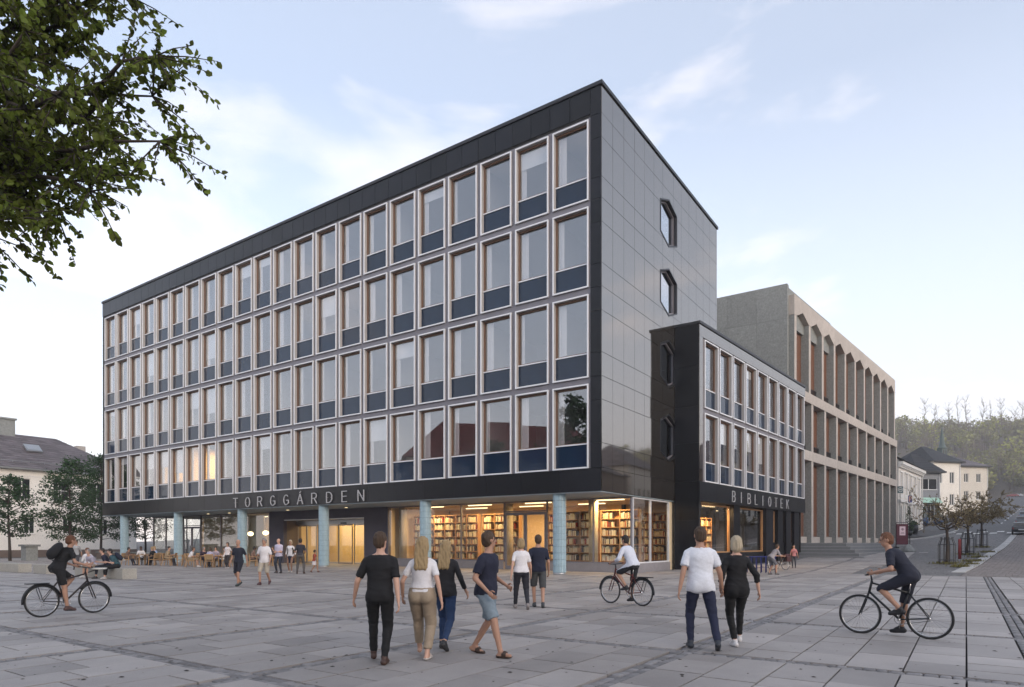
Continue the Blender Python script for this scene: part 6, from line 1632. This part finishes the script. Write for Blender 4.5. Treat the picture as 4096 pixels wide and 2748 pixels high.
# ------------------------------------------------------------------ cafe chairs and tables
M['weave'] = P('woven seat', (.30,.20,.10), rough=.8, noise=.25, nscale=40)
def chair_proto():
    t = thing('cafe_chair', 'x', 'chair')
    for sx in (-1,1):
        m = MB(); m.bar((sx*.25,.24,0),(sx*.235,.20,.64),.035); m.build('leg','wood',t)
        m = MB(); m.bar((sx*.26,-.30,0),(sx*.235,-.20,.45),.035); m.bar((sx*.235,-.20,.43),(sx*.235,-.27,.84),.035); m.build('leg','wood',t)
        m = MB(); m.bar((sx*.25,.26,.655),(sx*.25,-.26,.665),.045,.025); m.build('armrest','wood',t)
    m = MB(); m.box((-.245,-.23,.42),(.245,.24,.435)); m.build('seat','weave',t)
    m = MB(); m.bar((-.245,.235,.41),(.245,.235,.41),.035); m.bar((-.245,-.215,.41),(.245,-.215,.41),.035); m.bar((-.235,-.2,.41),(-.235,.235,.41),.03); m.bar((.235,-.2,.41),(.235,.235,.41),.03); m.build('seat_frame','wood',t)
    m = MB(); m.prism([(-.215,-.212,.50),(.215,-.212,.50),(.215,-.262,.80),(-.215,-.262,.80)],(0,.014,0)); m.build('backrest','weave',t)
    m = MB(); m.bar((-.235,-.268,.825),(.235,-.268,.825),.035,.05); m.build('top_rail','wood',t)
    return t
CH0 = chair_proto(); ch_used = [False]
def chair(x, y, yaw, label):
    if not ch_used[0]:
        ch_used[0] = True; CH0.location = (x,y,.012); CH0.rotation_euler = (0,0,yaw); tag(CH0, label, 'chair', 'cafe chairs on the square'); return CH0
    return copy_tree(CH0, None, loc=(x,y,.012), rz=yaw, label=label, group='cafe chairs on the square')
def table_proto():
    t = thing('cafe_table', 'x', 'table'); m = MB(); m.box((-.45,-.45,.71),(.45,.45,.74)); m.build('table_top','wood',t)
    for sx in (-1,1):
        for sy in (-1,1): m = MB(); m.bar((sx*.40,sy*.40,0),(sx*.38,sy*.38,.71),.045); m.build('leg','wood',t)
    m = MB(); m.box((-.39,-.375,.65),(.39,-.355,.709)); m.box((-.39,.355,.65),(.39,.375,.709)); m.build('apron','wood',t)
    return t
TB0 = table_proto()
for i,(x,y,lb) in enumerate(((-25.9,46.0,'wooden cafe table closest to the end of the office block'),(-19.75,42.9,'wooden cafe table of the largest group of diners'),(-22.9,45.3,'wooden cafe table behind the second blue column'),(-16.6,44.0,'wooden cafe table behind the man in the white T-shirt'))):
    if i == 0: TB0.location = (x,y,.012); TB0.rotation_euler = (0,0,ANG_M); tag(TB0, lb, 'table', 'cafe tables on the square')
    else: copy_tree(TB0, None, loc=(x,y,.012), rz=ANG_M, label=lb, group='cafe tables on the square')
def diner(x, y, yaw, clabel, plabel, **kw):
    y_ = R(yaw); chair(x, y, y_, clabel); sit(plabel, (x,y,.012), y_, z=.437, pelvis=(0,-.06,.545), lh=(-.16,.34,.74), rh=(.16,.34,.74), vox=.024, **kw)
diner(-26.75,45.7,-90,'cafe chair of the woman in brown','dark haired woman in brown at the table by the end of the office block',sex='f',H=1.62,top=dict(col=(.16,.10,.075),sleeve=1.5),hair=('bob','dark'),skin='mid',face=True)
diner(-26.5,46.95,-160,'cafe chair of the man in white with dark trousers','man in a white shirt and dark trousers facing the square at the cafe',top=dict(col=W_,sleeve=1.6),bottom=dict(col=BLK),hair=('short','dark'),skin='dark')
diner(-24.9,45.7,75,'cafe chair of the man in the black sweater','man in a black sweater bent over a cafe table',top=dict(col=BLK,sleeve=1.8,loose=.025),bottom=dict(col=BLK),hair=('short','blond'),lean=16)
diner(-25.5,47.0,160,'cafe chair of the person in pale blue','blond person in pale blue at the cafe',sex='f',top=dict(col=(.30,.40,.58),sleeve=1.2),hair=('bob','blond'))
diner(-23.7,45.2,-80,'cafe chair beside the second blue column','person in a tan top partly hidden by the second blue column',sex='f',top=dict(col=(.36,.27,.17),sleeve=1.6,loose=.03),hair=('bun','dark'))
diner(-20.75,42.4,-72,'cafe chair of the man in the white T-shirt at the big table','man in a white T-shirt and khaki shorts seated at the big cafe table',top=dict(col=W_,sleeve=.8),bottom=dict(col=(.27,.21,.14),to=.55,loose=.025),shoes=(.6,.58,.57),hair=('short','brown'),skin='mid',lean=16)
diner(-20.55,43.7,-130,'cafe chair of the man in dark purple','man in a dark purple jumper and flat cap at the big cafe table',top=dict(col=(.045,.03,.05),sleeve=1.7),hair=('beanie','grey'),face=True,lean=14)
diner(-19.8,44.0,178,'cafe chair facing the square at the big table','dark haired man in a checked shirt facing the square at the cafe',top=dict(col=(.36,.30,.36),sleeve=1.2,mat=patterned((.36,.30,.36),None)),hair=('short','dark'),face=True)
diner(-19.2,41.75,12,'cafe chair with its woven back turned to the square','brown haired woman seen from behind at the big cafe table',sex='f',H=1.66,top=dict(col=(.40,.38,.50),sleeve=.9),hair=('bob','brown'))
diner(-18.75,43.2,95,'cafe chair of the man in the white shirt','man in a white long sleeved shirt at the open end of the big cafe table',top=dict(col=(.72,.70,.68),sleeve=1.6,loose=.024),hair=('short','brown'),lean=12)
diner(-17.2,43.6,-60,'cafe chair of the man in the brown patterned shirt','man in a brown patterned shirt with his back to the square',top=dict(col=(.20,.12,.09),sleeve=1.3,mat=patterned((.20,.12,.09),None)),hair=('short','dark'),skin='dark')
diner(-16.1,44.6,120,'cafe chair next to the dark entrance wall','person in dark brown at the cafe table next to the entrance wall',sex='f',top=dict(col=(.10,.06,.045),sleeve=1.5),hair=('bob','brown'))
person('woman in a white T-shirt and black trousers standing beside the big cafe table', (-17.3,40.0,.012), R(165), 1.64, 'f', top=dict(col=(.66,.60,.60),sleeve=.8,loose=.024), bottom=dict(col=(.03,.026,.03),loose=.02), shoes=(.55,.52,.52), lf=(-.1,.05,0), rf=(.1,-.05,0), fp=(0,0), hair=('bob','brown'), skin='mid', vox=.022, face=True)
for x,y,yw,lb in ((-22.3,44.5,150,'empty cafe chair in front of the second blue column'),(-24.0,46.4,100,'empty cafe chair between two tables behind the column'),(-22.0,45.9,60,'empty cafe chair closest to the cafe door')): chair(x,y,R(yw),lb)

# ------------------------------------------------------------------ bicycles
M['tyre'] = P('tyre rubber', (.02,.02,.021), rough=.8, noise=.08); M['chrome'] = P('bright metal', (.55,.55,.56), rough=.25, metal=.9, noise=.03)
def bicycle(loc, yaw, col, label, steer=0.0, rack=False, mud=False, tilt=0.0, bag=None, tray=False, stand=False, name='bicycle'):
    t = thing(name, label, 'bicycle', loc, yaw); t.rotation_euler = Euler((0,tilt,yaw),'XYZ'); fr = P('bicycle paint', col, rough=.35, noise=.04, metal=.2)
    Rr, Ra, Fa, BB, St, Ht, Hb = .34, Vector((0,-.50,.34)), Vector((0,.55,.34)), Vector((0,-.06,.29)), Vector((0,-.21,.90)), Vector((0,.36,.93)), Vector((0,.405,.74))
    for nm,c in (('wheel',Ra),('wheel',Fa)):
        m = MB(); m.tube([c+Vector((0,math.cos(2*math.pi*i/36)*.325,math.sin(2*math.pi*i/36)*.325)) for i in range(36)],.019,8,closed=True); w_ = m.build('wheel','tyre',t)
        m = MB(); m.tube([c+Vector((0,math.cos(2*math.pi*i/36)*.300,math.sin(2*math.pi*i/36)*.300)) for i in range(36)],.010,6,closed=True); m.build('rim','chrome',w_)
        m = MB(); m.tube([c+Vector((-.05,0,0)),c+Vector((.05,0,0))],.02,8)
        for i in range(24): a = 2*math.pi*i/24; m.tube([c+Vector((.02*(1 if i%2 else -1),0,0)),c+Vector((0,math.cos(a)*.30,math.sin(a)*.30))],.0018,3,cap=False)
        m.build('spokes','chrome',w_)
    m = MB()
    for a,b,r_ in ((BB,St-Vector((0,0,.10)),.017),(BB,Hb,.020),(St-Vector((0,0,.16)),Ht-Vector((0,0,.04)),.017),(Hb-Vector((0,0,.02)),Ht,.021)): m.tube([a,b],r_,8)
    for sx in (-1,1): m.tube([BB+Vector((sx*.03,0,0)),Ra+Vector((sx*.055,0,0))],.010,6); m.tube([St+Vector((sx*.015,.02,-.15)),Ra+Vector((sx*.055,0,0))],.009,6)
    m.build('frame',fr,t)
    m = MB()
    for sx in (-1,1): m.tube([Hb+Vector((sx*.02,.0,-.01)),Hb+Vector((sx*.05,.04,-.12)),Fa+Vector((sx*.055,0,0))],.012,6)
    m.build('fork',fr,t)
    m = MB(); m.tube([St-Vector((0,0,.12)),St+Vector((0,-.01,.04))],.013,8); m.build('seat_post','chrome',t)
    m = MB(); m.ell(St+Vector((0,-.04,.065)),(.075,.11,.03),12,7); m.ell(St+Vector((0,.08,.065)),(.028,.10,.024),10,6); m.build('saddle','tyre',t)
    m = MB(); m.tube([Ht,Ht+Vector((0,.015,.09))],.014,8); m.tube([Ht+Vector((-.30,-.02,.12)),Ht+Vector((-.18,.06,.10)),Ht+Vector((0,.06,.09)),Ht+Vector((.18,.06,.10)),Ht+Vector((.30,-.02,.12))],.012,8); m.build('handlebar','black_metal',t)
    m = MB(); m.tube([BB+Vector((-.06,0,0)),BB+Vector((.06,0,0))],.022,8); m.tube([BB+Vector((.06,0,0)),BB+Vector((.09,.02,-.165))],.010,6); m.tube([BB+Vector((-.06,0,0)),BB+Vector((-.09,-.02,.165))],.010,6); m.tube([BB+Vector((.05,.09*math.cos(2*math.pi*i/18),.09*math.sin(2*math.pi*i/18))) for i in range(18)],.006,5,closed=True); m.build('crankset','chrome',t)
    for sx,dy,dz in ((1,.02,-.165),(-1,-.02,.165)): m = MB(); m.cbox(BB+Vector((sx*.14,dy,dz)),(.09,.09,.022)); m.build('pedal','tyre',t)
    m = MB(); m.tube([BB+Vector((.052,0,.088)),Ra+Vector((.052,0,.045))],.004,4); m.tube([BB+Vector((.052,0,-.088)),Ra+Vector((.052,0,-.045))],.004,4); m.build('chain','black_metal',t)
    if mud:
        for c,a0,a1 in ((Ra,20,200),(Fa,0,150)):
            m = MB(); m.tube([c+Vector((0,-math.cos(R(a))*.365*(1 if c is Ra else -1)*-1 if False else math.cos(R(a))*.365,math.sin(R(a))*.365)) for a in range(a0,a1,12)],.022,6); m.build('mudguard','black_metal',t)
    if rack: m = MB(); m.box((-.07,-.80,.71),(.07,-.38,.73)); m.bar((-.06,-.5,.34),(-.06,-.62,.71),.012); m.bar((.06,-.5,.34),(.06,-.62,.71),.012); m.build('rear_rack','black_metal',t)
    if bag: 
        m = MB(); m.bbox((-.13,-.80,.735),(.13,-.42,.93),.05); m.bbox((-.20,-.76,.48),(-.075,-.44,.80),.03); m.bbox((.075,-.76,.48),(.20,-.44,.80),.03); m.build('rack_bag',fabric(bag),t)
    if tray: m = MB(); m.lathe([(.17,0),(.19,.03)],18,(0,.62,.98)); m.build('front_tray','white_trim',t); m = MB(); m.bar((0,.42,.92),(0,.60,.98),.02); m.build('tray_bracket','black_metal',t)
    if stand: m = MB(); m.bar((-.03,-.12,.28),(-.20,-.16,.01),.018); m.build('kickstand','chrome',t)
    return t
def rider(label, loc, yaw, **kw):
    a = dict(pelvis=(0,-.20,1.03), lf=(-.13,-.10,.39), rf=(.13,-.06,.05), fp=(-8,-4), lean=26, bow=14, lh=(-.29,.245,1.085), rh=(.29,.245,1.085), vox=.016); a.update(kw)
    return person(label, loc, yaw, **a)
b = (6.49,11.12,.012); bicycle(b, R(47), (.02,.022,.026), 'black bicycle ridden across the square by the man in dark clothes'); rider('cyclist in a navy T-shirt and dark shorts riding past the budding trees', b, R(47), H=1.80, top=dict(col=(.012,.014,.028),sleeve=.85,loose=.024,hem=-.10), bottom=dict(col=(.010,.011,.022),to=.52,loose=.02), shoes=(.015,.015,.018), hair=('short','auburn'), skin='mid', vox=.013, head=(25,4), face=True)
b = (2.93,16.8,.012); bicycle(b, R(40), (.12,.02,.02), 'dark red city bicycle ridden past the library corner', rack=True, mud=True); rider('cyclist in a white shirt and black shorts passing the library corner', b, R(40), H=1.74, lean=18, top=dict(col=(.62,.64,.72),sleeve=1.5,loose=.028), bottom=dict(col=(.018,.02,.026),to=.5,loose=.02), shoes=(.03,.03,.035), hair=('short','dark'), skin='mid')
b = (-9.73,14.39,.012); bicycle(b, R(-31), (.03,.022,.022), 'dark city bicycle with a rear rack and pale front tray at the picture edge', rack=True, mud=True, tray=True); rider('cyclist dressed in black with bare legs and a black rucksack', b, R(-31), H=1.70, sex='f', lean=20, top=dict(col=(.010,.010,.012),sleeve=.75,loose=.022), bottom=dict(col=(.012,.012,.014),to=.42,loose=.012), shoes=(.08,.04,.035), hair=('short','auburn'), skin='mid', extra=rucksack((.009,.009,.011)))
b = (15.3,37.6,ground_h(15.3,37.6)+.012); bicycle(b, R(115), (.05,.018,.014), 'parked bicycle with mudguards and rear rack by the library wing', rack=True, mud=True, tilt=R(4), stand=True, bag=(.06,.02,.022))
# cycle rails against the library wing
p = (13.0,34.6); t = thing('cycle_rack', 'dark blue tubular cycle rack by the library wing', 'rack', (p[0],p[1],ground_h(*p)), ANG_A-R(25))
for k in range(6): m = MB(); m.tube([(k*.34-.85,-.3,0),(k*.34-.85,-.3,.85),(k*.34-.85,.3,.85),(k*.34-.85,.3,0)],.024,6); m.build('hoop','sign_blue',t)
m = MB(); m.bar((-.95,-.3,.86),(.95,-.3,.86),.06,.05); m.bar((-.95,.3,.25),(.95,.3,.25),.03); m.build('top_rail','sign_blue',t)
bpy.data.scenes.remove(TMP)
# ------------------------------------------------------------------ litter and worn specks on the slabs
lt = MB(); r = random.Random(90)
for k in range(420):
    y = r.uniform(5.2,17); x = r.uniform(-.8,.8)*y
    s_ = r.choice((.010,.014,.018,.024,.034)); a = r.uniform(0,6.28); n_ = 6; lt.r = r.random()
    pts = [(x+math.cos(a+6.283*i/n_)*s_*r.uniform(.6,1.2), y+math.sin(a+6.283*i/n_)*s_*r.uniform(.6,1.2), .0165) for i in range(n_)]
    lt.add(pts+[(x,y,.0165+s_*.25)], [(i,(i+1)%n_,n_) for i in range(n_)])
M['speck'] = P('dark dirt speck', (.045,.038,.034), rough=.9, noise=.2, attr=.5)
lt.build('leaf_litter','speck', kind='stuff', label='dark specks of dirt and leaf scraps scattered on the slabs', cat='litter')
# ------------------------------------------------------------------ evening haze over the whole place
hz = MB(); hz.box((-302,-122,-4),(720,884,112)); hm = bpy.data.materials.new('haze'); hm.use_nodes = True
hn = hm.node_tree.nodes; hl = hm.node_tree.links; hn.clear()
ho = hn.new('ShaderNodeOutputMaterial'); hv = hn.new('ShaderNodeVolumePrincipled'); hv.inputs['Color'].default_value = (.95,.95,.97,1); hv.inputs['Density'].default_value = HAZE; hv.inputs['Anisotropy'].default_value = 0.0
hl.new(hv.outputs['Volume'], ho.inputs['Volume'])
hz.build('haze', hm, kind='stuff', label='thin evening mist that pales the far hillside', cat='haze')
